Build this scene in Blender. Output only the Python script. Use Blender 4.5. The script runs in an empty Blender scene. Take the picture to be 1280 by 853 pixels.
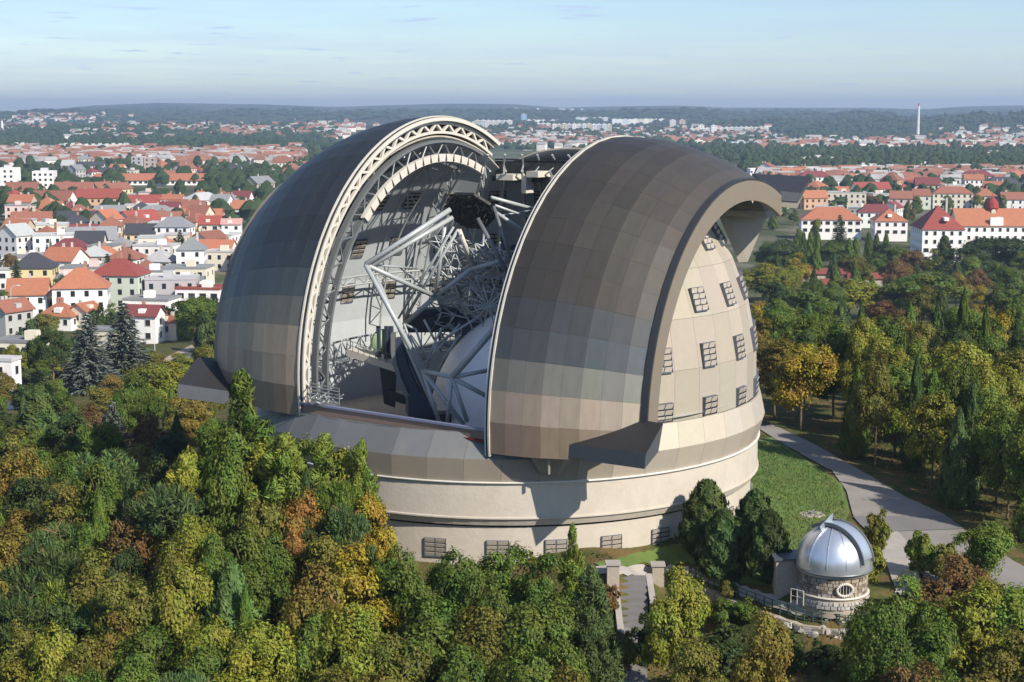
import bpy, math, random
import numpy as np
from mathutils import Vector, Matrix, noise as mnoise
random.seed(7); RNG = np.random.default_rng(7)
C = bpy.context.scene.collection
SC = bpy.context.scene
R = math.radians

# ------------------------------------------------------------------ camera, sky, sun
FPX, YH = 1982.1, 137.6
CAM = np.array([0.231, -126.293, 25.308])
PITCH = math.atan((426.5 - YH) / FPX)
cam_d = bpy.data.cameras.new("camera"); cam = bpy.data.objects.new("camera", cam_d); C.objects.link(cam)
cam.location = CAM; cam.rotation_euler = (math.pi/2 - PITCH, 0, 0)
cam_d.sensor_width = 36; cam_d.lens = 36*FPX/1280; cam_d.clip_start = 1; cam_d.clip_end = 60000
SC.camera = cam
SUN_EL, SUN_AZ = 36, 45          # azimuth measured to the right of the direction towards the camera
sd = Vector((math.sin(R(SUN_AZ))*math.cos(R(SUN_EL)), -math.cos(R(SUN_AZ))*math.cos(R(SUN_EL)), math.sin(R(SUN_EL))))
w = bpy.data.worlds.new("World"); SC.world = w; w.use_nodes = True
nt = w.node_tree; nt.nodes.clear()
out = nt.nodes.new("ShaderNodeOutputWorld"); bg = nt.nodes.new("ShaderNodeBackground")
sky = nt.nodes.new("ShaderNodeTexSky"); sky.sky_type = 'NISHITA'; sky.sun_disc = False
sky.sun_elevation = R(SUN_EL); sky.sun_rotation = R(180-SUN_AZ); sky.altitude = 300
sky.air_density = 1.0; sky.dust_density = .4; sky.ozone_density = 5
bg.inputs['Strength'].default_value = 0.105
# thin fair-weather cloud wisps on the dome of the sky
tc = nt.nodes.new("ShaderNodeTexCoord"); sp = nt.nodes.new("ShaderNodeSeparateXYZ")
nt.links.new(tc.outputs['Generated'], sp.inputs[0])
mx = nt.nodes.new("ShaderNodeMath"); mx.operation = 'MAXIMUM'; mx.inputs[1].default_value = 0.0
nt.links.new(sp.outputs['Z'], mx.inputs[0])
ad = nt.nodes.new("ShaderNodeMath"); ad.operation = 'ADD'; ad.inputs[1].default_value = 0.03
nt.links.new(mx.outputs[0], ad.inputs[0])
dx = nt.nodes.new("ShaderNodeMath"); dx.operation = 'DIVIDE'; dy = nt.nodes.new("ShaderNodeMath"); dy.operation = 'DIVIDE'
nt.links.new(sp.outputs['X'], dx.inputs[0]); nt.links.new(ad.outputs[0], dx.inputs[1])
nt.links.new(sp.outputs['Y'], dy.inputs[0]); nt.links.new(ad.outputs[0], dy.inputs[1])
cb = nt.nodes.new("ShaderNodeCombineXYZ"); nt.links.new(dx.outputs[0], cb.inputs[0]); nt.links.new(dy.outputs[0], cb.inputs[1])
def cloud(scale, lo, hi, amt, seed):
    n = nt.nodes.new("ShaderNodeTexNoise"); n.inputs['Scale'].default_value = scale; n.inputs['Detail'].default_value = 7
    n.inputs['Roughness'].default_value = .6
    off = nt.nodes.new("ShaderNodeVectorMath"); off.operation = 'ADD'; off.inputs[1].default_value = (seed, seed*.7, 0)
    nt.links.new(cb.outputs[0], off.inputs[0]); nt.links.new(off.outputs[0], n.inputs['Vector'])
    mr = nt.nodes.new("ShaderNodeMapRange"); mr.inputs[1].default_value = lo; mr.inputs[2].default_value = hi
    mr.inputs[3].default_value = 0; mr.inputs[4].default_value = amt; mr.interpolation_type = 'SMOOTHSTEP'
    nt.links.new(n.outputs[0], mr.inputs[0]); return mr
c1 = cloud(.5, .3, .75, .4, 3.1); c2 = cloud(1.3, .58, .7, .9, 11.3)
am = nt.nodes.new("ShaderNodeMath"); am.operation = 'MAXIMUM'
nt.links.new(c1.outputs[0], am.inputs[0]); nt.links.new(c2.outputs[0], am.inputs[1])
mixc = nt.nodes.new("ShaderNodeMix"); mixc.data_type = 'RGBA'
nt.links.new(am.outputs[0], mixc.inputs[0]); nt.links.new(sky.outputs[0], mixc.inputs[6])
mixc.inputs[7].default_value = (3.9, 4.75, 6.8, 1)
nt.links.new(mixc.outputs[2], bg.inputs['Color']); nt.links.new(bg.outputs[0], out.inputs[0])
sl = bpy.data.lights.new("sun", 'SUN'); sl.energy = 4.8; sl.angle = R(.5); sl.color = (1, .92, .79)
so = bpy.data.objects.new("sun", sl); C.objects.link(so); so.rotation_euler = sd.to_track_quat('Z', 'Y').to_euler()
SC.view_settings.view_transform = 'Standard'; SC.view_settings.look = 'None'
SC.view_settings.exposure = .5; SC.view_settings.gamma = 1; SC.view_settings.use_curve_mapping = False
SC.cycles.volume_bounces = 0; SC.cycles.max_bounces = 6; SC.cycles.diffuse_bounces = 3
SC.cycles.transparent_max_bounces = 8

# ------------------------------------------------------------------ pixel rays of the 1280 x 853 photograph
def ray(px, py):
    u = (px-640)/FPX; v = (426.5-py)/FPX
    d = np.array([u, math.cos(PITCH)+v*math.sin(PITCH), -math.sin(PITCH)+v*math.cos(PITCH)])
    return d
def at(px, py, y):
    d = ray(px, py); k = (y-CAM[1])/d[1]; return Vector(CAM+k*d)
def to_px(p):
    d = np.array(p)-CAM; yf = d[1]*math.cos(PITCH)-d[2]*math.sin(PITCH); yu = d[1]*math.sin(PITCH)+d[2]*math.cos(PITCH)
    return 640+FPX*d[0]/yf, 426.5-FPX*yu/yf

# ------------------------------------------------------------------ objects
def props(o, label=None, cat=None, group=None, kind=None):
    if label: o['label'] = label
    if cat: o['category'] = cat
    if group: o['group'] = group
    if kind: o['kind'] = kind
    return o
def new(name, mesh, parent=None, loc=(0,0,0), rot=(0,0,0), scale=(1,1,1), color=None):
    o = bpy.data.objects.new(name, mesh); C.objects.link(o)
    o.location = loc; o.rotation_euler = rot; o.scale = scale
    if color is not None: o.color = (*color[:3], 1)
    if parent: o.parent = parent
    return o
def empty(name, loc=(0,0,0), rz=0, parent=None):
    return new(name, None, parent, loc, (0,0,rz))
class MB:
    def __init__(s): s.v = []; s.f = []; s.m = []
    def add(s, vs, fs, mi=0):
        b = len(s.v); s.v += [tuple(v) for v in vs]; s.f += [tuple(b+i for i in f) for f in fs]; s.m += [mi]*len(fs); return s
    def hexa(s, a, b, mi=0):      # bottom ring a, top ring b (same count, counter-clockwise from above)
        n = len(a)
        fs = [tuple(range(n-1,-1,-1)), tuple(range(n,2*n))] + [(i,(i+1)%n,n+(i+1)%n,n+i) for i in range(n)]
        return s.add(list(a)+list(b), fs, mi)
    def box(s, c, d, rz=0, mi=0):
        cx,cy,cz = c; x,y,z = d[0]/2,d[1]/2,d[2]/2; co,si = math.cos(rz),math.sin(rz)
        q = [(-x,-y),(x,-y),(x,y),(-x,y)]; q = [(cx+a*co-b*si, cy+a*si+b*co) for a,b in q]
        return s.hexa([(a,b,cz-z) for a,b in q],[(a,b,cz+z) for a,b in q],mi)
    def tube(s, p, q, r, n=8, r2=None, mi=0, cap=True):
        p = Vector(p); q = Vector(q); r2 = r if r2 is None else r2
        d = (q-p).normalized(); a = d.orthogonal().normalized(); b = d.cross(a)
        A = [p+(a*math.cos(2*math.pi*i/n)+b*math.sin(2*math.pi*i/n))*r for i in range(n)]
        B = [q+(a*math.cos(2*math.pi*i/n)+b*math.sin(2*math.pi*i/n))*r2 for i in range(n)]
        fs = [(i,(i+1)%n,n+(i+1)%n,n+i) for i in range(n)]
        if cap: fs += [tuple(range(n-1,-1,-1)), tuple(range(n,2*n))]
        return s.add(A+B, fs, mi)
    def path(s, pts, r, n=6, mi=0):
        for a,b in zip(pts,pts[1:]): s.tube(a,b,r,n,mi=mi)
        return s
    def arcband(s, u0, u1, r0, r1, t0, t1, n, mi=0):   # box section swept about the x axis, theta 0 = -y, 90 = +z (degrees)
        vs = []; fs = []
        for i in range(n+1):
            t = R(t0+(t1-t0)*i/n); c,sn = math.cos(t),math.sin(t)
            for (u,r) in ((u0,r0),(u1,r0),(u1,r1),(u0,r1)): vs.append((u,-r*c,r*sn))
        for i in range(n):
            for k in range(4): fs.append((4*i+k,4*i+(k+1)%4,4*i+4+(k+1)%4,4*i+4+k))
        fs += [(3,2,1,0), tuple(4*n+k for k in range(4))]
        return s.add(vs,fs,mi)
    def lathe(s, prof, n=48, a0=0, a1=360, mi=0, c=(0,0)):   # prof [(r,z)...]
        vs = []; fs = []; full = abs(a1-a0) >= 359.9; cols = n if full else n+1
        for i in range(cols):
            a = R(a0+(a1-a0)*i/n)
            for r,z in prof: vs.append((c[0]+r*math.sin(a), c[1]-r*math.cos(a), z))
        m = len(prof)
        for i in range(n):
            j = (i+1) % cols
            for k in range(m-1): fs.append((i*m+k, j*m+k, j*m+k+1, i*m+k+1))
        return s.add(vs,fs,mi)
    def mesh(s, name, mats, smooth=False):
        me = bpy.data.meshes.new(name); me.from_pydata(s.v, [], s.f)
        for m in (mats if isinstance(mats,(list,tuple)) else [mats]): me.materials.append(m)
        me.polygons.foreach_set('material_index', s.m)
        if smooth: me.polygons.foreach_set('use_smooth', [True]*len(s.f))
        me.update(); return me
    def build(s, name, mats, parent=None, smooth=False, **k):
        return new(name, s.mesh(name, mats, smooth), parent, **k)

# ------------------------------------------------------------------ materials
def mat(name, col=(.5,.5,.5), rough=.6, metal=0, var=.12, scale=6., obj=False, bump=0, bscale=None, spec=.5, stretch=(1,1,1), dirt=0, dirtcol=(.1,.09,.08)):
    m = bpy.data.materials.new(name); m.use_nodes = True; n = m.node_tree.nodes; l = m.node_tree.links
    b = n['Principled BSDF']; b.inputs['Roughness'].default_value = rough; b.inputs['Metallic'].default_value = metal
    b.inputs['Specular IOR Level'].default_value = spec
    t = n.new('ShaderNodeTexCoord'); mp = n.new('ShaderNodeMapping'); mp.inputs['Scale'].default_value = stretch
    l.new(t.outputs['Object'], mp.inputs[0])
    nz = n.new('ShaderNodeTexNoise'); nz.inputs['Scale'].default_value = scale; nz.inputs['Detail'].default_value = 6; nz.inputs['Roughness'].default_value=.65
    l.new(mp.outputs[0], nz.inputs['Vector'])
    mr = n.new('ShaderNodeMapRange'); mr.inputs[1].default_value=.25; mr.inputs[2].default_value=.75
    mr.inputs[3].default_value = 1-var; mr.inputs[4].default_value = 1+var; l.new(nz.outputs[0], mr.inputs[0])
    mul = n.new('ShaderNodeMix'); mul.data_type='RGBA'; mul.blend_type='MULTIPLY'; mul.inputs[0].default_value=1
    if obj:
        oi = n.new('ShaderNodeObjectInfo'); l.new(oi.outputs['Color'], mul.inputs[6])
    else: mul.inputs[6].default_value = (*col,1)
    l.new(mr.outputs[0], mul.inputs[7]); last = mul.outputs[2]
    if dirt:
        n2 = n.new('ShaderNodeTexNoise'); n2.inputs['Scale'].default_value = scale*.23; n2.inputs['Detail'].default_value=8
        mp2 = n.new('ShaderNodeMapping'); mp2.inputs['Scale'].default_value=(1,1,.22); l.new(t.outputs['Object'],mp2.inputs[0]); l.new(mp2.outputs[0],n2.inputs['Vector'])
        m2 = n.new('ShaderNodeMapRange'); m2.inputs[1].default_value=.52; m2.inputs[2].default_value=.75; m2.inputs[4].default_value=dirt; l.new(n2.outputs[0],m2.inputs[0])
        dm = n.new('ShaderNodeMix'); dm.data_type='RGBA'; l.new(m2.outputs[0],dm.inputs[0]); l.new(last,dm.inputs[6]); dm.inputs[7].default_value=(*dirtcol,1); last = dm.outputs[2]
    l.new(last, b.inputs['Base Color'])
    if bump:
        bp = n.new('ShaderNodeBump'); bp.inputs['Strength'].default_value=bump; bp.inputs['Distance'].default_value=.1
        nb = n.new('ShaderNodeTexNoise'); nb.inputs['Scale'].default_value=bscale or scale*4; nb.inputs['Detail'].default_value=5
        l.new(t.outputs['Object'], nb.inputs['Vector']); l.new(nb.outputs[0], bp.inputs['Height']); l.new(bp.outputs[0], b.inputs['Normal'])
    return m
M = dict(
 concrete = mat('concrete',(.47,.42,.355),.85,0,.08,1.2,dirt=.35,dirtcol=(.4,.34,.27),bump=.15),
 panel = mat('cladding',obj=True,rough=.5,metal=.25,var=.13,scale=2.2,spec=.35,stretch=(1,1,.3),dirt=.12,dirtcol=(.17,.14,.11)),
 shell_out = mat('shell_cladding',obj=True,rough=.6,metal=.1,var=.05,scale=2.,dirt=.15,dirtcol=(.33,.29,.23)),
 liner = mat('liner',(.4,.43,.455),.55,0,.06,.8),
 white = mat('white_steel',(.55,.52,.46),.45,0,.05,3),
 steel = mat('grey_steel',(.16,.17,.175),.4,.25,.08,3),
 truss = mat('pale_tube',(.37,.395,.4),.38,.1,.06,3),
 dark = mat('dark_steel',(.035,.037,.04),.5,.2,.15,4),
 darktop = mat('dark_sheet',(.03,.028,.027),.5,.2,.12,2),
 slate = mat('slate_sheet',(.085,.094,.105),.5,.2,.12,2),
 lipm = mat('lip_sheet',(.22,.185,.145),.5,.2,.05,1.5),
 soffit = mat('soffit_sheet',(.25,.225,.185),.55,.1,.06,1.5),
 blue = mat('blue_steel',(.04,.05,.08),.45,.2,.15,3),
 railblue = mat('blue_rail',(.25,.28,.42),.35,.4,.06,3),
 brown = mat('brown_beam',(.19,.14,.115),.5,.1,.08,3),
 red = mat('red_rail',(.14,.014,.014),.45,0,.1,3),
 green = mat('green_disc',(.25,.36,.2),.5,0,.08,3),
 slat = mat('slat',(.4,.355,.3),.55,0,.1,5),
 wframe = mat('window_frame',(.11,.12,.15),.5,.2,.1,5),
 glass = mat('dark_glass',(.02,.025,.03),.15,0,.1,3),
 black = mat('black_lattice',(.006,.006,.006),.6,0,.3,6),
 mirror = mat('foil',(.93,.93,.95),.45,0,.05,.5,bump=.5,bscale=1.2),
 silver = mat('silver_sheet',(.62,.66,.72),.33,.75,.05,1.2,bump=.05),
 stone = mat('rubble_stone',obj=True,rough=.85,var=.22,scale=6,bump=.5),
 mortar = mat('mortar',(.36,.31,.25),.9,0,.15,4,bump=.3),
 plaster = mat('house_wall',obj=True,rough=.85,var=.05,scale=.6,dirt=.12,dirtcol=(.3,.27,.23)),
 roof = mat('roof_tiles',obj=True,rough=.8,var=.2,scale=1.5,bump=.3,bscale=3),
 wood = mat('bark',(.12,.08,.055),.9,0,.3,4,bump=.5,stretch=(3,3,.5)),
 redbark = mat('pine_bark',(.27,.13,.075),.9,0,.25,4,bump=.4,stretch=(3,3,.5)),
 asphalt = mat('path_asphalt',(.235,.215,.195),.9,0,.16,.35,dirt=.5,dirtcol=(.15,.135,.12)),
 asphalt2 = mat('old_and_shaded_asphalt',(.16,.155,.15),.9,0,.12,.5),
 gravel = mat('pale_gravel',(.36,.28,.22),.95,0,.18,1.5),
 pave = mat('paving',(.34,.31,.28),.9,0,.14,1.2,dirt=.4,dirtcol=(.2,.18,.16)),
 lawn = mat('lawn',(.095,.15,.028),.9,0,.35,.5,bump=.8,bscale=9,dirt=.7,dirtcol=(.13,.11,.035)),
 railgreen = mat('green_railing',(.05,.09,.07),.5,.1,.1,5),
 paint = mat('painted_metal',obj=True,rough=.35,var=.04,scale=3),
 red_roof = mat('red_pavilion_roof',(.2,.045,.035),.7,0,.15,1.5),
)
def leafmat(name, rough=.6, trans=.28):
    m = bpy.data.materials.new(name); m.use_nodes=True; n=m.node_tree.nodes; l=m.node_tree.links
    b=n['Principled BSDF']; b.inputs['Roughness'].default_value=rough; b.inputs['Specular IOR Level'].default_value=.25
    oi=n.new('ShaderNodeObjectInfo'); t=n.new('ShaderNodeTexCoord')
    hs=n.new('ShaderNodeHueSaturation'); l.new(oi.outputs['Color'],hs.inputs['Color'])
    nz=n.new('ShaderNodeTexNoise'); nz.inputs['Scale'].default_value=.55; nz.inputs['Detail'].default_value=3; l.new(t.outputs['Object'],nz.inputs['Vector'])
    of=n.new('ShaderNodeVectorMath'); of.operation='ADD'; l.new(t.outputs['Object'],of.inputs[0])
    sc=n.new('ShaderNodeVectorMath'); sc.operation='SCALE'; l.new(oi.outputs['Location'],sc.inputs[0]); sc.inputs['Scale'].default_value=1.7; l.new(sc.outputs[0],of.inputs[1]); l.new(of.outputs[0],nz.inputs['Vector'])
    h=n.new('ShaderNodeMapRange'); h.inputs[1].default_value=.3; h.inputs[2].default_value=.7; h.inputs[3].default_value=.475; h.inputs[4].default_value=.54; l.new(nz.outputs[0],h.inputs[0]); l.new(h.outputs[0],hs.inputs['Hue'])
    at_=n.new('ShaderNodeAttribute'); at_.attribute_name='tone'
    v=n.new('ShaderNodeMapRange'); v.inputs[3].default_value=.62; v.inputs[4].default_value=1.45; l.new(at_.outputs['Fac'],v.inputs[0]); l.new(v.outputs[0],hs.inputs['Value'])
    l.new(hs.outputs[0],b.inputs['Base Color'])
    tr=n.new('ShaderNodeBsdfTranslucent'); l.new(hs.outputs[0],tr.inputs['Color'])
    ms=n.new('ShaderNodeMixShader'); ms.inputs[0].default_value=trans; l.new(b.outputs[0],ms.inputs[1]); l.new(tr.outputs[0],ms.inputs[2])
    l.new(ms.outputs[0],n['Material Output'].inputs['Surface']); return m
M['leaf']=leafmat('leaves'); M['needle']=leafmat('needles',.7,.12)

# ------------------------------------------------------------------ terrain
CTRL = [(21*math.sin(R(a)),-21*math.cos(R(a)),-6.1) for a in range(0,360,30)] + [
 (21.5,-22,-6.25),(26,-24,-6.3),(9,-23,-6.2),(7.5,-29,-7.4),(8,-36,-8.8),(10,-42,-9.8),(18,-39,-10.5),(30,-38,-10),(30,-29,-6.8),(11,-21.6,-8.6),(13,-24.2,-9.2),(15.8,-28.2,-9.6),(18.2,-30.7,-9.8),(21.2,-31.6,-9.8),(24,-31.4,-9.6),(18,-34,-10.2),(24,-35,-10.2),(12.8,-18.6,-6.25),(14.8,-21,-6.25),(17.3,-24.8,-6.25),(19.6,-27.2,-6.25),(22,-28,-6.25),(24.6,-27.6,-6.3),
 (-10,-40,-13),(-25,-42,-15),(-40,-30,-15),(-36,-10,-12.5),(-27,6,-9.5),(-35,30,-13),(-50,60,-18),(-60,110,-23),(-40,170,-26),(0,-45,-12.5),
 (0,-30,-9),(-14,-34,-9.5),(-20,-20,-7),(-17,-25,-6.8),(-8,-29,-7.2),(-26,-10,-7.5),(-24,-30,-10),(-1,-25,-7),(40,40,-6.5),(33,5,-6.3),(33,-15,-6.4),(60,20,-7.3),(45,-10,-6.6),(42,-33,-7.5),(70,80,-9.5),
 (60,130,-14.5),(100,150,-18),(150,250,-26),(50,250,-26),(0,40,-6.5),(0,100,-13),(-20,90,-16),(-60,0,-17),(-80,60,-21),(-110,180,-28),(0,250,-28),
 (200,150,-22),(120,60,-12),(-100,300,-30),(0,400,-30),(120,400,-30),(-200,200,-30),(250,400,-30),(-60,-60,-18),(60,-60,-11),(0,-80,-20),(0,-126,-24),(100,-50,-10),(-150,0,-26)]
CT = np.array(CTRL); 
def _phi(d2): return np.sqrt(d2+9.0)
_A = _phi(((CT[:,None,:2]-CT[None,:,:2])**2).sum(2)); _n=len(CT)
_S = np.zeros((_n+1,_n+1)); _S[:_n,:_n]=_A; _S[:_n,_n]=1; _S[_n,:_n]=1
_W = np.linalg.solve(_S, np.append(CT[:,2],0))
SKY_X=[-2000,0,60,120,200,330,420,500,560,640,700,760,850,900,1000,1090,1150,1200,1280,3200]
SKY_Y=[134,138.5,136.5,133,130.7,131.8,134,132.3,131.2,131.5,134.6,133.6,132.8,134.5,134.6,134.8,136,133.6,132.7,134]
_fb=[(RNG.uniform(0,6.28),RNG.uniform(0,6.28)) for _ in range(40)]
def fbm(x,y,sc,oct=5,seed=0):
    v=np.zeros_like(x); a=1.; f=1/sc
    for k in range(oct):
        for j in range(3):
            p,q=_fb[(seed+k*3+j)%40]; c,s=math.cos(p),math.sin(p)
            v=v+a*np.sin((x*c+y*s)*f*(1+.23*j)*2*math.pi+q*3)/3
        a*=.5; f*=2.1
    return v
def ground(x,y):
    x=np.asarray(x,float); y=np.asarray(y,float); sh=x.shape; x=x.ravel(); y=y.ravel()
    near=np.empty_like(x)
    for i in range(0,len(x),8000):
        xx=x[i:i+8000]; yy=y[i:i+8000]
        near[i:i+8000]=_phi((xx[:,None]-CT[:,0])**2+(yy[:,None]-CT[:,1])**2)@_W[:_n]+_W[_n]
    rr=np.hypot(x,y); t=np.clip((rr-230)/200,0,1); t=t*t*(3-2*t)
    dx=x-CAM[0]; dyy=y-CAM[1]; d=np.hypot(dx,dyy)
    ang=np.where(dyy>1, 640+FPX*dx/np.maximum(dyy,1), 640+np.sign(dx)*3000)
    zs=CAM[2]+9500/FPX*(YH-(134+1.5*(np.interp(ang,SKY_X,SKY_Y)-134)))
    u=np.clip((d-2600)/(9500-2600),0,1); v=np.clip((d-9700)/5000,0,1)
    far=-30+(zs+30)*u**1.5+fbm(x,y,2900,5)*24*np.clip(u*3,0,1)*(1-u)*1.6+fbm(x,y,700,4,7)*2.5*np.clip((d-600)/3000,0,1)*(1-u)
    ridge=.5+.5*np.sin(ang/173.+1.1)*np.sin(ang/77.+.4)+.25*np.sin(ang/41.)
    far=far+np.exp(-((d-5600-500*np.sin(ang/210.))/750)**2)*26*np.clip(ridge,0,1.2)+np.exp(-((d-4200)/450)**2)*12*np.clip(1-ridge,0,1)
    far=far-v*60
    z=near*(1-t)+far*t
    return z.reshape(sh)
def g1(x,y): return float(ground(np.array([x]),np.array([y]))[0])
def hit(px,py):              # where a pixel of the photograph meets the ground
    d=ray(px,py); d=d/d[1]
    if d[2]>=-1e-4: return None
    k=np.concatenate([np.linspace(50,500,1500),np.geomspace(502,9400,900)]); X=CAM[0]+k*d[0]; Y=CAM[1]+k; Z=CAM[2]+k*d[2]
    s=np.nonzero(Z-ground(X,Y)<0)[0]
    if len(s)==0: return None
    i=s[0]; return Vector((X[i],Y[i],Z[i])), k[i]
def stand(px,py,H):          # where a thing H tall must stand for its top to show at a pixel
    d=ray(px,py); d=d/d[1]
    k=np.concatenate([np.linspace(70,500,1400),np.geomspace(502,9000,700)]); X=CAM[0]+k*d[0]; Y=CAM[1]+k; Z=CAM[2]+k*d[2]
    s=np.nonzero(Z-ground(X,Y)<H)[0]
    if len(s)==0: return None
    i=s[0]; return Vector((X[i],Y[i],float(ground(X[i:i+1],Y[i:i+1])[0]))), k[i]
def terrain():
    angs=np.concatenate([np.linspace(-180,-30,31)[:-1],np.linspace(-30,30,190),np.linspace(30,180,31)[1:]])
    ds=np.concatenate([[4],np.linspace(15,60,10),np.arange(60.8,180,.9),np.geomspace(181,16000,230)])
    a=np.radians(angs); X=CAM[0]+ds[:,None]*np.sin(a); Y=CAM[1]+ds[:,None]*np.cos(a); Z=ground(X,Y)
    nx=len(angs); V=np.stack([X,Y,Z],-1).reshape(-1,3)
    i,j=np.meshgrid(np.arange(len(ds)-1),np.arange(nx-1),indexing='ij'); q=(i*nx+j).ravel()
    F=np.stack([q,q+1,q+nx+1,q+nx],1)
    F=F[:,::-1]
    me=bpy.data.meshes.new('ground'); me.vertices.add(len(V)); me.vertices.foreach_set('co',V.ravel())
    me.loops.add(len(F)*4); me.loops.foreach_set('vertex_index',F.ravel()); me.polygons.add(len(F))
    me.polygons.foreach_set('loop_start',np.arange(len(F))*4); me.polygons.foreach_set('use_smooth',np.ones(len(F),bool)); me.update(); me.validate()
    m=bpy.data.materials.new('ground'); m.use_nodes=True; n=m.node_tree.nodes; l=m.node_tree.links; b=n['Principled BSDF']; b.inputs['Roughness'].default_value=.95; b.inputs['Specular IOR Level'].default_value=.1
    g=n.new('ShaderNodeNewGeometry')
    def nz(s,d=6,r=.6):
        k=n.new('ShaderNodeTexNoise'); k.inputs['Scale'].default_value=s; k.inputs['Detail'].default_value=d; k.inputs['Roughness'].default_value=r; l.new(g.outputs['Position'],k.inputs['Vector']); return k
    def ramp(src,stops):
        r=n.new('ShaderNodeValToRGB'); l.new(src,r.inputs[0]); e=r.color_ramp.elements
        while len(e)<len(stops): e.new(.5)
        for k,(p,c) in zip(e,stops): k.position=p; k.color=(*c,1)
        return r
    nearc=ramp(nz(.35,8).outputs[0],[(.3,(.045,.06,.016)),(.45,(.07,.08,.024)),(.6,(.14,.095,.04)),(.75,(.06,.08,.022))])
    farc=ramp(nz(.0022,7,.65).outputs[0],[(.3,(.014,.03,.012)),(.47,(.03,.05,.017)),(.55,(.055,.075,.025)),(.62,(.15,.14,.06)),(.66,(.05,.07,.025)),(.8,(.03,.05,.017))])
    townc=ramp(nz(.02,6,.7).outputs[0],[(.3,(.04,.055,.02)),(.5,(.075,.085,.035)),(.62,(.17,.155,.125)),(.8,(.09,.085,.06))])
    grain=n.new('ShaderNodeTexVoronoi'); grain.inputs['Scale'].default_value=.05; l.new(g.outputs['Position'],grain.inputs['Vector'])
    gm=n.new('ShaderNodeMapRange'); gm.inputs[2].default_value=.6; gm.inputs[3].default_value=1.35; gm.inputs[4].default_value=.6; l.new(grain.outputs['Distance'],gm.inputs[0])
    fm=n.new('ShaderNodeMix'); fm.data_type='RGBA'; fm.blend_type='MULTIPLY'; fm.inputs[0].default_value=1; l.new(farc.outputs[0],fm.inputs[6]); l.new(gm.outputs[0],fm.inputs[7])
    ln=n.new('ShaderNodeVectorMath'); ln.operation='LENGTH'; l.new(g.outputs['Position'],ln.inputs[0])
    def step(a,c):
        k=n.new('ShaderNodeMapRange'); k.inputs[1].default_value=a; k.inputs[2].default_value=c; k.interpolation_type='SMOOTHSTEP'; l.new(ln.outputs['Value'],k.inputs[0]); return k
    m1=n.new('ShaderNodeMix'); m1.data_type='RGBA'; l.new(step(160,330).outputs[0],m1.inputs[0]); l.new(nearc.outputs[0],m1.inputs[6]); l.new(townc.outputs[0],m1.inputs[7])
    m2=n.new('ShaderNodeMix'); m2.data_type='RGBA'; l.new(step(2300,3300).outputs[0],m2.inputs[0]); l.new(m1.outputs[2],m2.inputs[6]); l.new(fm.outputs[2],m2.inputs[7])
    l.new(m2.outputs[2],b.inputs['Base Color'])
    bp=n.new('ShaderNodeBump'); bp.inputs['Strength'].default_value=.6; bp.inputs['Distance'].default_value=.3; l.new(nz(2.5,6).outputs[0],bp.inputs['Height']); l.new(bp.outputs[0],b.inputs['Normal'])
    me.materials.append(m); props(new('ground',me),kind='structure')
terrain()
def ribbon(name, Lp, Rp, m, off, nd=10, nl=8, kind='structure'):
    def dense(P):
        o=[]
        for (a,b) in zip(P,P[1:]):
            for k in range(nl): o.append(((a[0]+(b[0]-a[0])*k/nl),(a[1]+(b[1]-a[1])*k/nl)))
        o.append(P[-1]); return [hit(*p)[0] for p in o]
    L_=dense(Lp); R_=dense(Rp); mb=MB(); rows=[]
    for a,b in zip(L_,R_):
        row=[]
        for k in range(nd+1):
            p=a.lerp(b,k/nd); row.append((p.x,p.y))
        rows.append(row)
    flat=np.array(rows).reshape(-1,2); z=ground(flat[:,0],flat[:,1])+off
    n1=nd+1
    fs=[(i*n1+k,i*n1+k+1,(i+1)*n1+k+1,(i+1)*n1+k) for i in range(len(rows)-1) for k in range(nd)]
    mb.add(np.column_stack([flat,z]).tolist(),fs); me=mb.mesh(name,m,True)
    o=props(new(name,me),kind=kind); return o

# ------------------------------------------------------------------ observatory: concrete base
AZ = -0.551
SV = Vector((math.sin(AZ), -math.cos(AZ), 0)); TV = Vector((math.cos(AZ), math.sin(AZ), 0))
def loc(p):                    # world point -> dome coordinates (x across the slit, y towards the back)
    p = Vector(p); return Vector((p.dot(TV), -p.dot(SV), p.z))
def lat(px,py,y): return loc(at(px,py,y))
base = props(empty('round_building'), 'round cream concrete base with a ledge and louvred windows under the giant dome', 'building')
MB().lathe([(19.45,-9),(19.45,-3.3)],96).build('wall',M['concrete'],base,True)
MB().lathe([(19.3,-3.2),(19.7,-3.12),(19.95,-2.62)],96).build('cornice',M['concrete'],base)
MB().lathe([(19.94,-2.62),(20.06,-2.6),(20.06,-2.5),(19.94,-2.46)],96).build('moulding',M['concrete'],base)
MB().lathe([(19.96,-2.62),(19.95,-.12)],96).build('upper_wall',M['concrete'],base,True)
MB().lathe([(19.95,-.12),(20.12,-.08),(20.12,.02),(18.5,.02)],96).build('coping',M['white'],base,True)
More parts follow.
